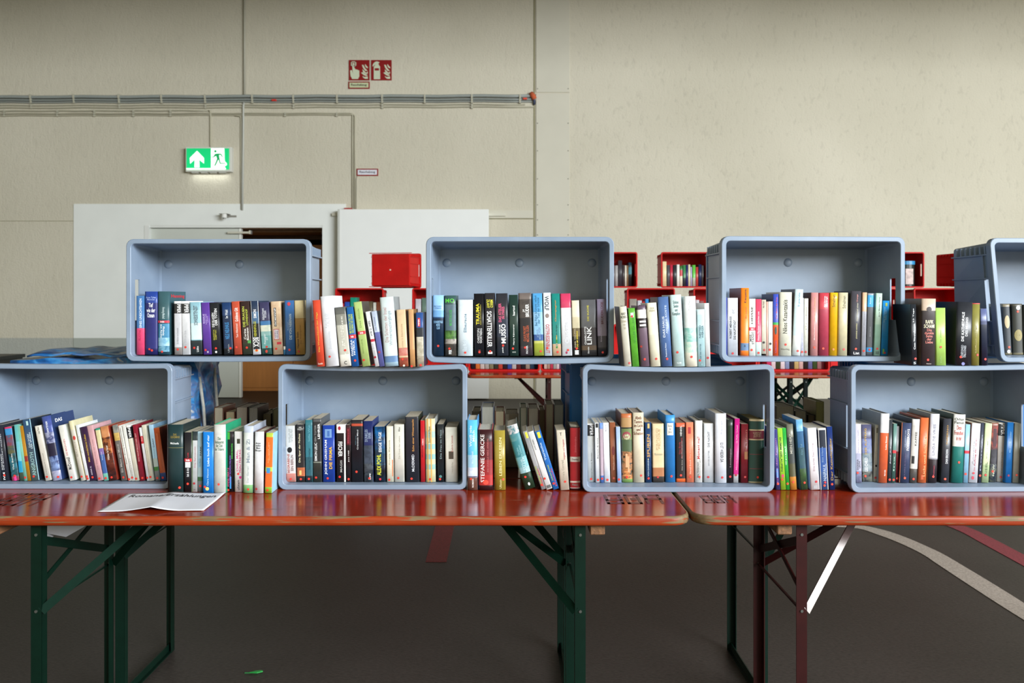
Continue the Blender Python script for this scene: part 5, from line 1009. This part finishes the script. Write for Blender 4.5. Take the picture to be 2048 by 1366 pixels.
shelf('in the central gap', 'books standing on the table in the central gap', TO, TT+0.0005, [
 (448,545,612,1268,-4,'5c4038~6c4c40:.18 b4a8b0~3c4468:.2 e4e8f0~b8c4dc:.32 9cc8e4:.5 5cb4e0',[('Weiß wie\nMilch','u',.2,.75,.62,.92,'d8ecf8'),('ROMAN','u',.45,.62,.04,.16,'e8e0dc'),('Manu Theobald','u',.4,.6,.38,.55,'c0dcec')],'sky blue book with grey clouds at the foot',O(h=1,dots=[(.35,.16,'d04030')],cov='3a94d4')),
 (552,690,702,1265,-4,'2c1418:.08 a82c2c:.25 8c2428:.5 5c1a20:.8 341418',[('STEFANIE GERCKE','u',.15,.42,.13,.92,'f0e8e8'),('INS DUNKLE HERZ AFRIKAS','u',.6,.72,.3,.85,'a85c5c'),('','o',.3,.7,.09,.17,'d84838')],'dark red hardback with long white name',O(h=1,dots=[],dp=.14,cov='b02c2c')),
 (702,808,710,1250,-6,'9a8834',[('LEBEN ERLEBEN','u',.45,.68,.24,.88,'dcd49c'),('Ullstein','u',.45,.65,.03,.18,'c8bc84')],'mustard olive hardback',O(h=1,dots=[(.8,.18,'d44c30')])),
 (985,1095,665,1250,-175,'24382a~1c3020:.25 8cb0b8:.34 6ca4ac:.5 3a7c84:.75 3c7c84~5c8c8c:.86 2c7078~e8d8d8:.99 c8c8cc',[('TITUS\nMÜLLER','u',.4,.75,.25,.5,'b8d4d8'),('Die Jahre\ndes Schwarzen','u',.3,.7,.5,.68,'7fb4b8'),('','o',.45,.65,.05,.1,'d8dce4')],'leaning teal book with pink blossoms',O(h=1,dots=[(.4,.19)],cov='1c3028',dp=.14)),
 (1145,1190,722,1268,-180,'8c8c90:.4 9a9a9c',[('SARAH BOSSE','u',.2,.45,.1,.4,'b8c43c'),('Hüte dich','u',.5,.8,.05,.35,'c83c3c'),('','p',.4,.9,.88,.98,'d8cc3c')],'leaning grey paperback with yellow tab',O(dots=[(.4,.08)])),
 (1192,1252,725,1265,-180,'d8d8d8',[('JOHN GREEN','u',.3,.6,.68,.86,'6c6c6c'),('','p',.2,.9,.02,.07,'5c5c5c')],'leaning white paperback between grey and blue',O(dots=[(.3,.19)])),
 (1255,1315,720,1268,-178,'2468b4',[('SARAH BOSSE','u',.3,.5,.15,.42,'b8c43c'),('Tierische','u',.2,.5,.5,.8,'c8dcf0'),('Freunde','u',.6,.85,.05,.35,'c8404c'),('','p',.3,.8,.88,.98,'d8cc3c')],'leaning blue paperback with yellow tab',O(dots=[(.4,.1)],cov='1f5cb0')),
 (1322,1408,710,1275,-40,'cfc5b4',[('Vergeben und Vergessen','u',.6,.85,.5,.85,'b46468'),('Pamela Conrad','u',.35,.6,.15,.5,'a49c8c'),('T','h',.4,.6,.91,.96,'3c3c38')],'beige paperback with reddish title',O(dots=[(.6,.14)],cov='8c8474')),
 (1412,1512,680,1268,0,'3c1418:.03 cfc4c4:.04 9c1f28:.12 cfc8c0:.145 a02028:.45 c8c0b8:.53 a8222c:.99 14141c',[('Hesse','h',.2,.8,.07,.11,'8c8080'),('Siddhartha','u',.45,.6,.6,.85,'c85c60'),('Demian','h',.2,.8,.475,.505,'6c5c5c')],'glossy red hardback with pale bands',O(h=1,dots=[],dp=.14,cov='101018')),
], auto=True, smin=634, smax=648)
TP = (1150, 710, 4.709)
shelf('in third lower grey crate', 'books in the third grey crate of the lower row', TP, ZL, [
 (118,188,648,1196,-6,'c9cbc8:.79 242426:.98 e0e0de',[('PIPER','d',.4,.9,.8,.97,'f0f0f0'),('Daniel Picouly Roman','u',.5,.7,.05,.5,'6c706c')],'light grey paperback with black top block',O(dots=[(.5,.05)])),
 (195,240,640,1202,-10,'e4e4e4',[('Bertolt Brecht','u',.4,.7,.4,.75,'8c8c8c'),('','p',.2,.7,.92,.99,'202022')],'thin white paperback with little black mark',O(dots=[(.5,.045)])),
 (242,272,640,1205,-12,'4c6cac:.12 b4a0ac:.9 6c8cc8',[],'thin pinkish booklet with blue ends',O(dots=[(.5,.07)])),
 (276,332,640,1202,-14,'e2e2e6',[('Siri','u',.4,.6,.85,.97,'b4b4b8')],'slim bluish white paperback',O(dots=[(.55,.045)])),
 (340,392,635,1200,-14,'8a5034',[('Wiedersehen','u',.4,.7,.2,.48,'b48c74'),('','o',.3,.8,.45,.6,'6c2c28')],'slim chestnut brown paperback',O(dots=[(.5,.07,'9c4030')],cov='9c6c4c')),
 (400,438,678,1205,-14,'a4b8e0',[],'slim periwinkle blue paperback',O(dots=[(.4,.06)])),
 (443,545,552,1200,-12,'6c8c4c:.05 2c2818~c8824c:.2 2a2c20~b07850~3c4428:.45 4c5c40:.62 6c7c4c:.78 20241c:.80 a88458:.94 b8683c',[('','o',.1,.9,.62,.74,'8c3c44'),('','o',.2,.8,.62,.71,'b4bc94'),('','p',.35,.55,.22,.42,'e0a47c'),('','p',.55,.7,.15,.38,'d89c74'),('','p',.2,.8,.14,.17,'c8824c'),('','p',.15,.85,.09,.11,'c8824c')],'tall ornate green-brown picture hardback',O(h=1,dots=[(.45,.08)],cov='7c4c34',dp=.14)),
 (550,655,542,1200,-8,'cfc4ac',[('Abels\nTanten,\nim Licht\nund\nSchatten','h',.08,.95,.68,.95,'7c4c38')],'tall parchment coloured hardback',O(h=1,dots=[(.7,.1)],dp=.14,page='9c8c7c')),
 (665,722,635,1202,-6,'1f3c64',[('SPUREN','u',.3,.75,.42,.8,'d0a05c'),('VON DANIKEN','u',.35,.6,.1,.38,'a8b8c8'),('','p',.4,.75,.9,.98,'c8ac6c'),('','p',.4,.55,.38,.4,'e0c060')],'navy paperback with spaced gold capitals',O(dots=[(.5,.07)],page='b09468')),
 (732,842,648,1200,-6,'3a3430:.1 a8704c:.25 d8c098:.5 dcc9a4:.9 d6c49c',[('PIRINÇCI\nFELIDAE','u',.35,.7,.55,.92,'c0a47c'),('Roman','h',.2,.9,.46,.5,'a8a890')],'sand paperback with desert horizon',O(dots=[(.45,.09,'b03030')],page='a88c64')),
 (852,945,565,1198,-4,'2c74b4:.9 3c8ccc',[('','p',.18,.82,.70,.88,'dcdcd4'),('Roman\ndes\nJahres','h',.3,.7,.72,.86,'8c8c88'),('DG','h',.4,.65,.06,.09,'1c4c84')],'clear blue hardback with white paper label',O(h=1,dots=[(.6,.09)],cov='2c74b0',dp=.14)),
 (955,1042,640,1198,-6,'d8602c:.06 201c1e:.93 c85c3c',[('Das Ende\ndes Patriarchats','u',.3,.7,.4,.75,'8c2c34'),('HENKEL','u',.45,.65,.78,.95,'d8d8d4'),('Das Erbe der Pompadour','u',.6,.7,.2,.7,'b8b0a8')],'black paperback with orange top and foot',O(dots=[(.5,.115,'dc4030')],page='8c6c54')),
 (1050,1120,635,1200,-6,'e07c5c',[('Hannah Brandt','u',.4,.65,.14,.38,'f4b49c'),('Das Sonnenkind','u',.42,.62,.4,.72,'f0a890'),('','p',.3,.65,.81,.92,'a82c34')],'salmon pink paperback with small red tab',O(dots=[(.5,.09,'d0402c')],page='b09c84')),
 (1128,1200,618,1200,0,'dcdad6',[('Moment mal!','u',.3,.65,.38,.74,'b4383c'),('Elke Heidenreich','u',.3,.5,.08,.33,'4c4c4a'),('Beobachtungen','u',.6,.75,.05,.4,'8c8c88')],'white hardback with red cursive-like title',O(h=1,dots=[(.6,.09)],cov='8c8c86')),
 (1212,1308,645,1200,0,'cdcfd2',[('DIE NACHT','u',.4,.6,.6,.86,'5c6068'),('MEINER MUTTER','u',.45,.58,.28,.54,'8c9098')],'light grey paperback with serif title',O(dots=[(.45,.09,'b03038')])),
 (1322,1428,550,1215,-4,'d8dae2',[('ES IST WIEDER DA','d',.45,.72,.3,.58,'202022'),('Roman','u',.5,.65,.7,.9,'b8bac4')],'tall bluish white hardback with black capitals',O(h=1,dots=[(.6,.08,'c03034')],cov='b4b6bc',dp=.145)),
 (1434,1486,610,1220,2,'241c20:.55 1c2c20:.9 28302c',[('Leuchtspur','u',.4,.7,.25,.55,'8c7c80')],'dark thin hardback beside the pink one',O(h=1,dots=[(.5,.1,'c03034')],cov='4c504c')),
 (1490,1538,600,1222,14,'b0b0b4:.13 c01c7c',[('Ida Pfeiffer Verkauft','u',.35,.65,.62,.9,'e89cc4'),('Marie Sauer','u',.4,.65,.2,.5,'e48cbc')],'thin magenta paperback',O(dots=[(.5,.12,'b0303c')],cov='6c1c4c')),
 (1560,1628,650,1228,4,'6c1820',[('','p',.5,.95,.4,.53,'8c5c34'),('Perlen','u',.55,.85,.55,.9,'8c4438')],'dark red paperback with small gold picture',O(dots=[(.6,.1,'a83030')],cov='5c4434')),
 (1632,1775,605,1232,8,'b8a884:.02 1e4038:.67 b8a884:.69 6c1f30:.82 b8a884:.84 1e4038:.97 b8a884',[('LORENZ\nSTEINS\nJUSTUS','h',.25,.8,.71,.8,'b89c84'),('','p',.05,.95,.445,.452,'7c3038'),('','p',.05,.95,.22,.227,'7c3038')],'thick green hardback with gold bands',O(h=1,dots=[(.6,.09,'dc4838')],dp=.145,cov='2a3c34',page='8c7c4c')),
], auto=True, smin=606, smax=628)
TQ = (1500, 710, 4.709)
shelf('by the rightmost lower crate', 'books standing before the dark side of the right lower crate', TQ, TT+0.0005, [
 (246,286,700,1268,-30,'3c3c74',[('Schule der Frauen','u',.3,.6,.1,.85,'a86cb0'),('','p',.3,.7,.2,.35,'4c9cd0')],'thin violet-blue paperback with coloured type',O(dots=[(.5,.1,'e04838')])),
 (290,338,690,1248,-34,'8cbc34',[('DUMM GELAUFEN','d',.3,.65,.3,.85,'243c1c'),('','p',.3,.8,.2,.25,'c83c5c')],'lime green paperback with dark capitals',O(dots=[(.4,.17,'e04828')])),
 (340,374,688,1246,-36,'2ca03c',[('Spiel','u',.3,.6,.4,.7,'d8f0d8')],'thin pure green paperback',O(dots=[(.5,.1,'e04828')])),
 (378,442,652,1240,-38,'b87c34:.2 4c4c34:.4 3c4240:.8 6c6c5c',[('MEIN HERZ','u',.3,.65,.55,.85,'a8a89c')],'dark olive book with golden foot',O(dots=[(.5,.12,'d04830')],cov='6c6450',h=1)),
 (480,545,608,1248,-52,'2c4034~3c5c34:.3 34545c~2c4c5c:.6 2c5c84:.83 5c9ccc~7cb0d8',[('Das Tal','u',.4,.65,.5,.65,'5c8494')],'tall sky blue topped paperback',O(dots=[(.6,.1,'c8402c')],cov='4c8cbc')),
 (572,658,688,1258,-34,'dadade',[('Eine kurze Geschichte','u',.4,.6,.3,.75,'b4a0a8'),('','p',.3,.75,.02,.07,'a4a4a8')],'white paperback leaning beside the navy ones',O(dots=[(.65,.13,'b82c38')])),
 (666,740,690,1256,-26,'3c5c90:.3 2c5498:.68 1c2434:.97 d8d4d0',[('NAIPAUL','u',.4,.8,.15,.42,'a8b8cc'),('','p',0,.08,0,1,'d8d8d4'),('','p',.92,1,0,1,'d8d8d4'),('Ein Haus','u',.3,.5,.45,.7,'7c98c4')],'blue paperback framed in white',O(dots=[(.6,.12,'c0303c'),(.5,.07,'d04c34')])),
 (748,802,675,1252,-28,'1c3474',[('Der Kameltreiber','u',.35,.75,.15,.82,'b0904c')],'royal blue paperback with gold lettering',O(dots=[(.5,.09,'dc4c34')],cov='2c3048')),
], auto=True, smin=634, smax=648)
TR = (1618, 710, 4.709)
shelf('in right-table crate', 'books in the rightmost lower crate', TR, ZL, [
 (442,498,650,1205,-8,'6c6a84~8c8ca4:.2 a4a4b8:.5 c9c4d0',[('DONNA\nLEON','u',.2,.8,.22,.4,'3c3c48'),('Venezianisch','u',.4,.6,.5,.9,'b8b4c4')],'pale lilac-grey paperback at the left wall',O(dots=[(.3,.17,'dc4838')],cov='34383c')),
 (502,600,655,1195,-12,'3c3c40~84887c:.18 6c7c88~94a0a4:.5 6c76a4~8c98b4:.75 50506c',[('DER AUFTRAG','u',.3,.5,.48,.93,'c09c4c'),('LEE CHILD','u',.25,.55,.18,.42,'e8ecf0')],'blue-grey thriller with gold title',O(dots=[(.3,.1,'dc4838')],cov='2c2428')),
 (606,640,660,1195,20,'c4c0b0',[('','p',.3,.7,.86,.95,'6c6c60')],'thin putty-coloured paperback',O(dots=[(.5,.07,'c03834'),(.6,.28,'222222')])),
 (652,735,552,1210,24,'cc5c34:.72 d2d2d4',[('Luise Rinser','u',.6,.78,.48,.68,'f4e0d4'),('FISCHER','u',.6,.75,.1,.19,'f4d8cc')],'tall two-tone book, orange below pale grey',O(h=1,dots=[],dp=.145,cov='8c8c88',page='8c8c84')),
 (742,775,610,1205,12,'34383c',[('Jussi Adler','u',.4,.75,.3,.65,'c8ccd0')],'thin dark grey paperback beside the two-tone book',O(dots=[(.5,.05,'dc4030')])),
 (778,812,648,1205,18,'3c5c54:.5 c83c44:.55 5c8078',[('Ina','u',.3,.6,.2,.45,'a8c8b8')],'thin green-grey paperback with red band',O(dots=[(.5,.05,'dc4030')])),
 (815,842,672,1200,10,'6c1c24:.55 8c8c90',[],'thin dark red and grey booklet',O(dots=[(.5,.07,'dc4030')])),
 (848,942,640,1208,26,'363f5c',[('FONTEROYS','u',.55,.8,.54,.9,'e4e8f0'),('DIE ERBEN DER','u',.3,.45,.6,.88,'8c98b4'),('','p',0,.06,0,1,'d07850'),('CLAIRE BOUVIER','u',.4,.5,.1,.5,'5c5070')],'slate navy hardback with copper edge',O(h=1,dots=[(.5,.08,'e0583c')],cov='2c2c34')),
 (942,1015,605,1205,30,'4c4844:.22 c8c6c0:.9 d4d0cc',[('KAFFEE','u',.45,.7,.58,.8,'5c5c58'),('','p',.15,.5,.3,.42,'1c1c1c')],'greyish white book with a black bird mark',O(h=1,dots=[(.5,.06,'dc4030')],cov='2c3038')),
 (1022,1102,592,1212,28,'cc6436',[('Licht und Schatten','u',.5,.8,.1,.75,'e89c68'),('','p',.3,.6,.05,.12,'b85028')],'tall plain burnt orange hardback',O(h=1,dots=[],cov='b0542c',dp=.145)),
 (1114,1202,555,1205,30,'2c2428:.34 8c8c94:.36 c9c9d0',[('LINDA DE VRIES','u',.35,.6,.4,.85,'8c8c9c'),('Roman','u',.5,.65,.1,.25,'a83c50')],'tall light grey hardback with dark foot',O(h=1,dots=[(.55,.09,'dc4030')],cov='8c9088',dp=.145)),
 (1240,1318,600,1208,26,'34353c',[('DAN BROWN','u',.4,.7,.3,.52,'d4d8dc'),('INFERNO','u',.4,.6,.6,.9,'a8803c')],'charcoal hardback with ochre title',O(h=1,dots=[(.45,.06,'e05840')],cov='1c1d22',dp=.145)),
 (1335,1448,560,1210,28,'1f7068:.53 dfdfd8',[('Orhan\nPamuk','h',.08,.9,.86,.95,'5c5c58'),('Diese\nFremdheit\nin mir','h',.1,.85,.62,.84,'b4504c')],'teal hardback with white upper half',O(h=1,dots=[(.55,.3,'dc4838')],cov='54645c',dp=.145)),
 (1452,1496,655,1208,24,'84b0cc:.5 c83c48:.55 8cb8d4',[],'thin light blue paperback with red band',O(dots=[(.4,.15,'dc4030')])),
 (1500,1585,645,1210,34,'d2d2d8',[('Im Auftrag der Väter','u',.5,.7,.2,.75,'b05868'),('Annette','u',.3,.45,.3,.7,'a8a8b0'),('','o',.3,.6,.05,.11,'b83c4c')],'lilac-white paperback with red lines of type',O(dots=[(.5,.16,'c8404c')],cov='9c5438')),
 (1592,1620,640,1205,30,'343848',[('Roman','u',.3,.7,.2,.8,'8c90a8')],'thin dark slate paperback',O(dots=[(.5,.12,'dc4838')])),
 (1624,1690,645,1206,36,'a4b88c:.3 bcc8a0',[('INSEL','u',.4,.7,.1,.35,'5c7048'),('Vier Tage','u',.45,.6,.4,.7,'8ca074')],'pale green paperback',O(dots=[(.5,.13,'c83c38')])),
 (1697,1762,640,1198,24,'2c3444~6c7064:.3 3c3c44~2c2c34:.55 a05048~3c3038:.95 8c5c4c',[('NEW','u',.4,.65,.1,.3,'c8ccb8'),('','p',.3,.75,.6,.9,'4c2c34')],'patchwork red and slate paperback',O(dots=[(.4,.18,'dc4030')])),
 (1765,1840,640,1196,18,'b0aea8:.78 202022:.98 c8c6c0',[('PIPER','d',.35,.9,.8,.97,'e8e8e8'),('Isabel','u',.5,.65,.15,.5,'8c8a84')],'grey paperback with black top block, right side',O(dots=[(.5,.08,'a83034')])),
 (1845,1905,635,1205,24,'1c6ab0',[('Michael Böckler','u',.45,.65,.5,.85,'8cc0e8')],'strong blue paperback near the right edge',O(dots=[(.5,.12,'8c2c4c')])),
 (1915,1975,645,1208,22,'8c8c80',[],'olive-grey paperback at the right edge',O(dots=[(.6,.13,'d04830')])),
], auto=True, smin=604, smax=628)

# printed cover side of the two books whose front boards show above their neighbours
def side_text(bk_label, s_, y0, y1, v0, v1, hx, panel=None):
    for o in COL.objects:
        if o.get('label', '').startswith(bk_label):
            cv = [c for c in o.children if c.name.startswith('cover')][0]
            X = max(v.co.x for v in cv.data.vertices)+0.0004; hh = max(v.co.z for v in cv.data.vertices)
            if panel: mesh('printed_panel', [(X, panel[0], panel[2]*hh), (X, panel[1], panel[2]*hh), (X, panel[1], panel[3]*hh), (X, panel[0], panel[3]*hh)], [(0, 1, 2, 3)], ink(panel[4]), o)
            tv, tf = letters(s_, 0.02)
            mesh('lettering', [(X+0.0003, y0+(y1-y0)*a, (v0+(v1-v0)*b_)*hh) for a, b_ in tv], tf, ink(hx), o)
            return
side_text('thick teal thriller', 'Henning', 0.012, 0.125, 0.885, 0.955, 'c8343c')
side_text('tall blue mountain book', 'DAS', 0.02, 0.062, 0.88, 0.935, 'f0f2f6')

# rows standing behind on the rear tables, fore edges towards us
def rear(place, group, items, z=TT+0.0005):
    for i, (pl, pr, pt, s, hx, pg, desc) in enumerate(items):
        w_ = (pr-pl)/s; y = F/s; h = EYE-(pt-HOR)/s-z
        dp = 0.13
        root = book(((pl-CX)/s, y, z), w_, h, dp, 0.0, [(1.0, hx)], [], desc+', '+ORD[i]+' from left, '+place, group, [], True, None, pg)
        # turn it round its own centre so that the spine points to the back
        root.location = ((pl-CX)/s+w_, y+dp, z+0.0004); root.rotation_euler = (0, 0, math.pi)
rear('rear row, left gap', 'rear-row books with fore edges showing, left gap', [
 (428,447,815,572,'5c3a2c','a89c86','tall brown book, pale fore edge'),
 (451,470,823,572,'54281e','a09070','lower book with red-brown boards'),
 (472,495,814,572,'3c2420','9c9082','thick book, grey-brown fore edge'),
 (497,516,815,572,'1c1a1c','8f8b86','black-bound book, grey fore edge'),
 (521,542,827,560,'3c3424','6f6650','short olive book'),
 (545,557,819,560,'34362a','706c54','olive-bound book at the crate'),
])
rear('rear row, central gap', 'rear-row books with fore edges showing, central gap', [
 (944,961,822,560,'4c4438','968c7a','low brownish book'),
 (963,988,813,572,'5c6478','aaa89c','blue-grey bound book, light fore edge'),
 (990,1009,822,572,'5a2a20','9c8f74','red-brown bound shorter book'),
 (1010,1037,827,560,'6c6250','989080','wide low book'),
 (1040,1054,815,572,'1f3a2c','9c9888','slim dark green bound book'),
 (1056,1077,816,572,'4c2824','a39c90','grey-edged book with dark red boards'),
 (1078,1090,820,560,'6c3c28','7c6c54','narrow brown book'),
 (1091,1107,808,572,'54201c','8c8470','taller dark red bound book'),
 (1108,1127,809,572,'3a3c3e','808078','thick grey book at the blue crate'),
])
rear('rear row, right gap', 'rear-row books with fore edges showing, right gap', [
 (1552,1588,812,560,'5c5648','a89e86','wide pale book'),
 (1590,1613,822,560,'4c4a40','989078','grey-brown book'),
 (1616,1630,830,560,'2c2418','5c4e34','short dark book'),
 (1632,1648,803,560,'8c8850','a09a5c','yellow-green bound taller book'),
])
# distant books in the red crates
def far_books(place, group, items, z, s=S2-2.0, desc=None):
    names = {'g': 'grey', 'd': 'dark'}
    for i, (pl, pr, pt, hx, cn) in enumerate(items):
        s_ = s; w_ = (pr-pl)/s_*0.97; h = EYE-(pt-HOR)/s_-z
        book(((pl-CX)/s_, F/s_+0.01, z), w_, h, 0.14, 0.0, parse(hx), [], cn+' book, '+ORD[i]+' from left '+place, group, [])
ZR2 = TT+0.702+0.0135; ZR1 = TT+0.401+0.0135; ZR0 = TT+0.018
far_books('in the red crate right of middle grey', 'books in the top red crate beside the middle grey crate',
 [(1223,1230,531,'6c6468','brownish grey'),(1230.5,1236,531,'a09c9c','pale grey'),(1236.5,1244.5,521,'38343a','tall blackish'),(1245,1249.5,530,'3c3436','short blackish'),(1250,1253.5,531,'d8d0c0','whitish'),(1254,1257,531,'8c6c4c','tan'),(1257.5,1264,525,'2a2c30:.5 3f8ca0:.8 304a5c','teal-tipped')], ZR2)
far_books('in the red crate by the orange-book crate', 'books in the top red crate next to the orange-book crate',
 [(1325.5,1333.5,523,'d8cca0','tall cream'),(1334.5,1340,530,'4c4c50','dark grey'),(1340.5,1346,530,'b02c40','crimson'),(1347,1353.5,530,'2c2c30','black'),(1354,1359.5,529,'dcdcd4','white'),(1360,1365.5,532,'d8d0b8:.5 b8343c:.8 3c6c34','cream and red'),(1366.5,1372,530,'2c3438:.4 3c7c4c','green-topped'),(1372.5,1376.5,530,'2a2c60','navy'),(1377,1381,529,'d4ccac','ivory'),(1381.5,1384.5,534,'b0a8c4','lilac'),(1385.5,1391.5,530,'a8ac9c:.4 5cb444','green'),(1392,1397,534,'b8403c','brick red'),(1398,1403.5,529,'24305c','deep blue'),(1404,1408,531,'6c6c70','grey')], ZR2)
far_books('in the slanted red crate', 'books in the slanted red crate at the right', [(1919,1924.5,527,'5c7038','olive'),(1925,1932.5,527,'2a2c4c','dark blue'),(1933,1940,529,'3c3c40','grey')], ZR2, s=S2-8)
far_books('in the red crate behind the leaning books', 'books in the left red crate of the middle level', [(676,688,607,'a02c34','red'),(689,699,604,'2c50a8','royal blue'),(700,713,595,'1c8c74','tall sea-green'),(714,730,604,'4c4438','brown'),(731,745,603,'5c5440','olive'),(746,752,605,'d8d8cc','white'),(752.5,762,604,'8c5038','rust')], ZR1)
far_books('in the red crate behind the middle grey crate', 'books in the red crate behind the middle grey crate', [(830.5,842,598,'b8b8c0','pale grey'),(843,853,596,'5c7468','green-grey'),(854,864,598,'a8a090','beige')], ZR1)
far_books('in the red crate under the gap', 'books in the red crate under the gap of the upper red ones', [(1259,1274,598,'8c8880','grey'),(1275.5,1284,601,'c0c0c8','silver'),(1285,1290,603,'b43430','red'),(1291,1297.5,598,'3c8cc8','light blue'),(1298.5,1318,598,'24242c','thick black'),(1319,1330,600,'6c6c60','grey-brown')], ZR1)
far_books('in the red crate left of the orange-book crate', 'books in the red crate left behind the orange-book crate', [(1392,1399,600,'c8c8cc','white'),(1400,1408,602,'8c5c5c','reddish')], ZR1)
cols = '28242c e08040 d8d4cc b8b8b0 8c8c6c 3c4438 c85040 302c34 3c5cb0 c8c8c8 6c3434 2c2c30 a89c8c 34546c 243c5c'.split()
nm = ['blackish', 'orange', 'white', 'pale grey', 'khaki', 'dark green', 'red', 'charcoal', 'blue', 'light grey', 'maroon', 'black', 'beige', 'steel blue', 'navy']
far_books('in the red crate of the central gap', 'books in the red crate seen in the central gap', [(942+i*9.1, 942+i*9.1+8.6, 668-(i % 3)*4, cols[i], nm[i]) for i in range(15)], ZR0, s=237)
c2 = 'd8ccc0 b89c8c c84860 a8b4b0 e0d8dc 6c4c7c'.split(); n2_ = ['cream', 'tan', 'raspberry', 'sage', 'white', 'violet']
far_books('in the red crate right of the central gap', 'books in the red crate at the right of the central gap', [(1088+i*6.2, 1088+i*6.2+5.8, 668-(i % 3)*4, c2[i], n2_[i]) for i in range(6)], ZR0, s=237)
c3 = 'c84068 e4d8dc 3c4c34 e8e0e4 8ca0c4 34343c c8b478 d8b8b0 2c2c28 6c70a0 3c5430 a87878 7c3840'.split(); n3_ = ['pink', 'white', 'dark green', 'off-white', 'sky grey', 'black', 'sand', 'pale pink', 'blackish', 'blue-violet', 'forest green', 'old rose', 'dark red']
far_books('in the red crate of the right gap', 'books in the red crate seen in the right gap', [(1534+i*9.2, 1534+i*9.2+8.7, 668-(i % 3)*4, c3[i], n3_[i]) for i in range(13)], ZR0, s=237)
print('BOOKS', NB[0], 'objs', len(bpy.data.objects))
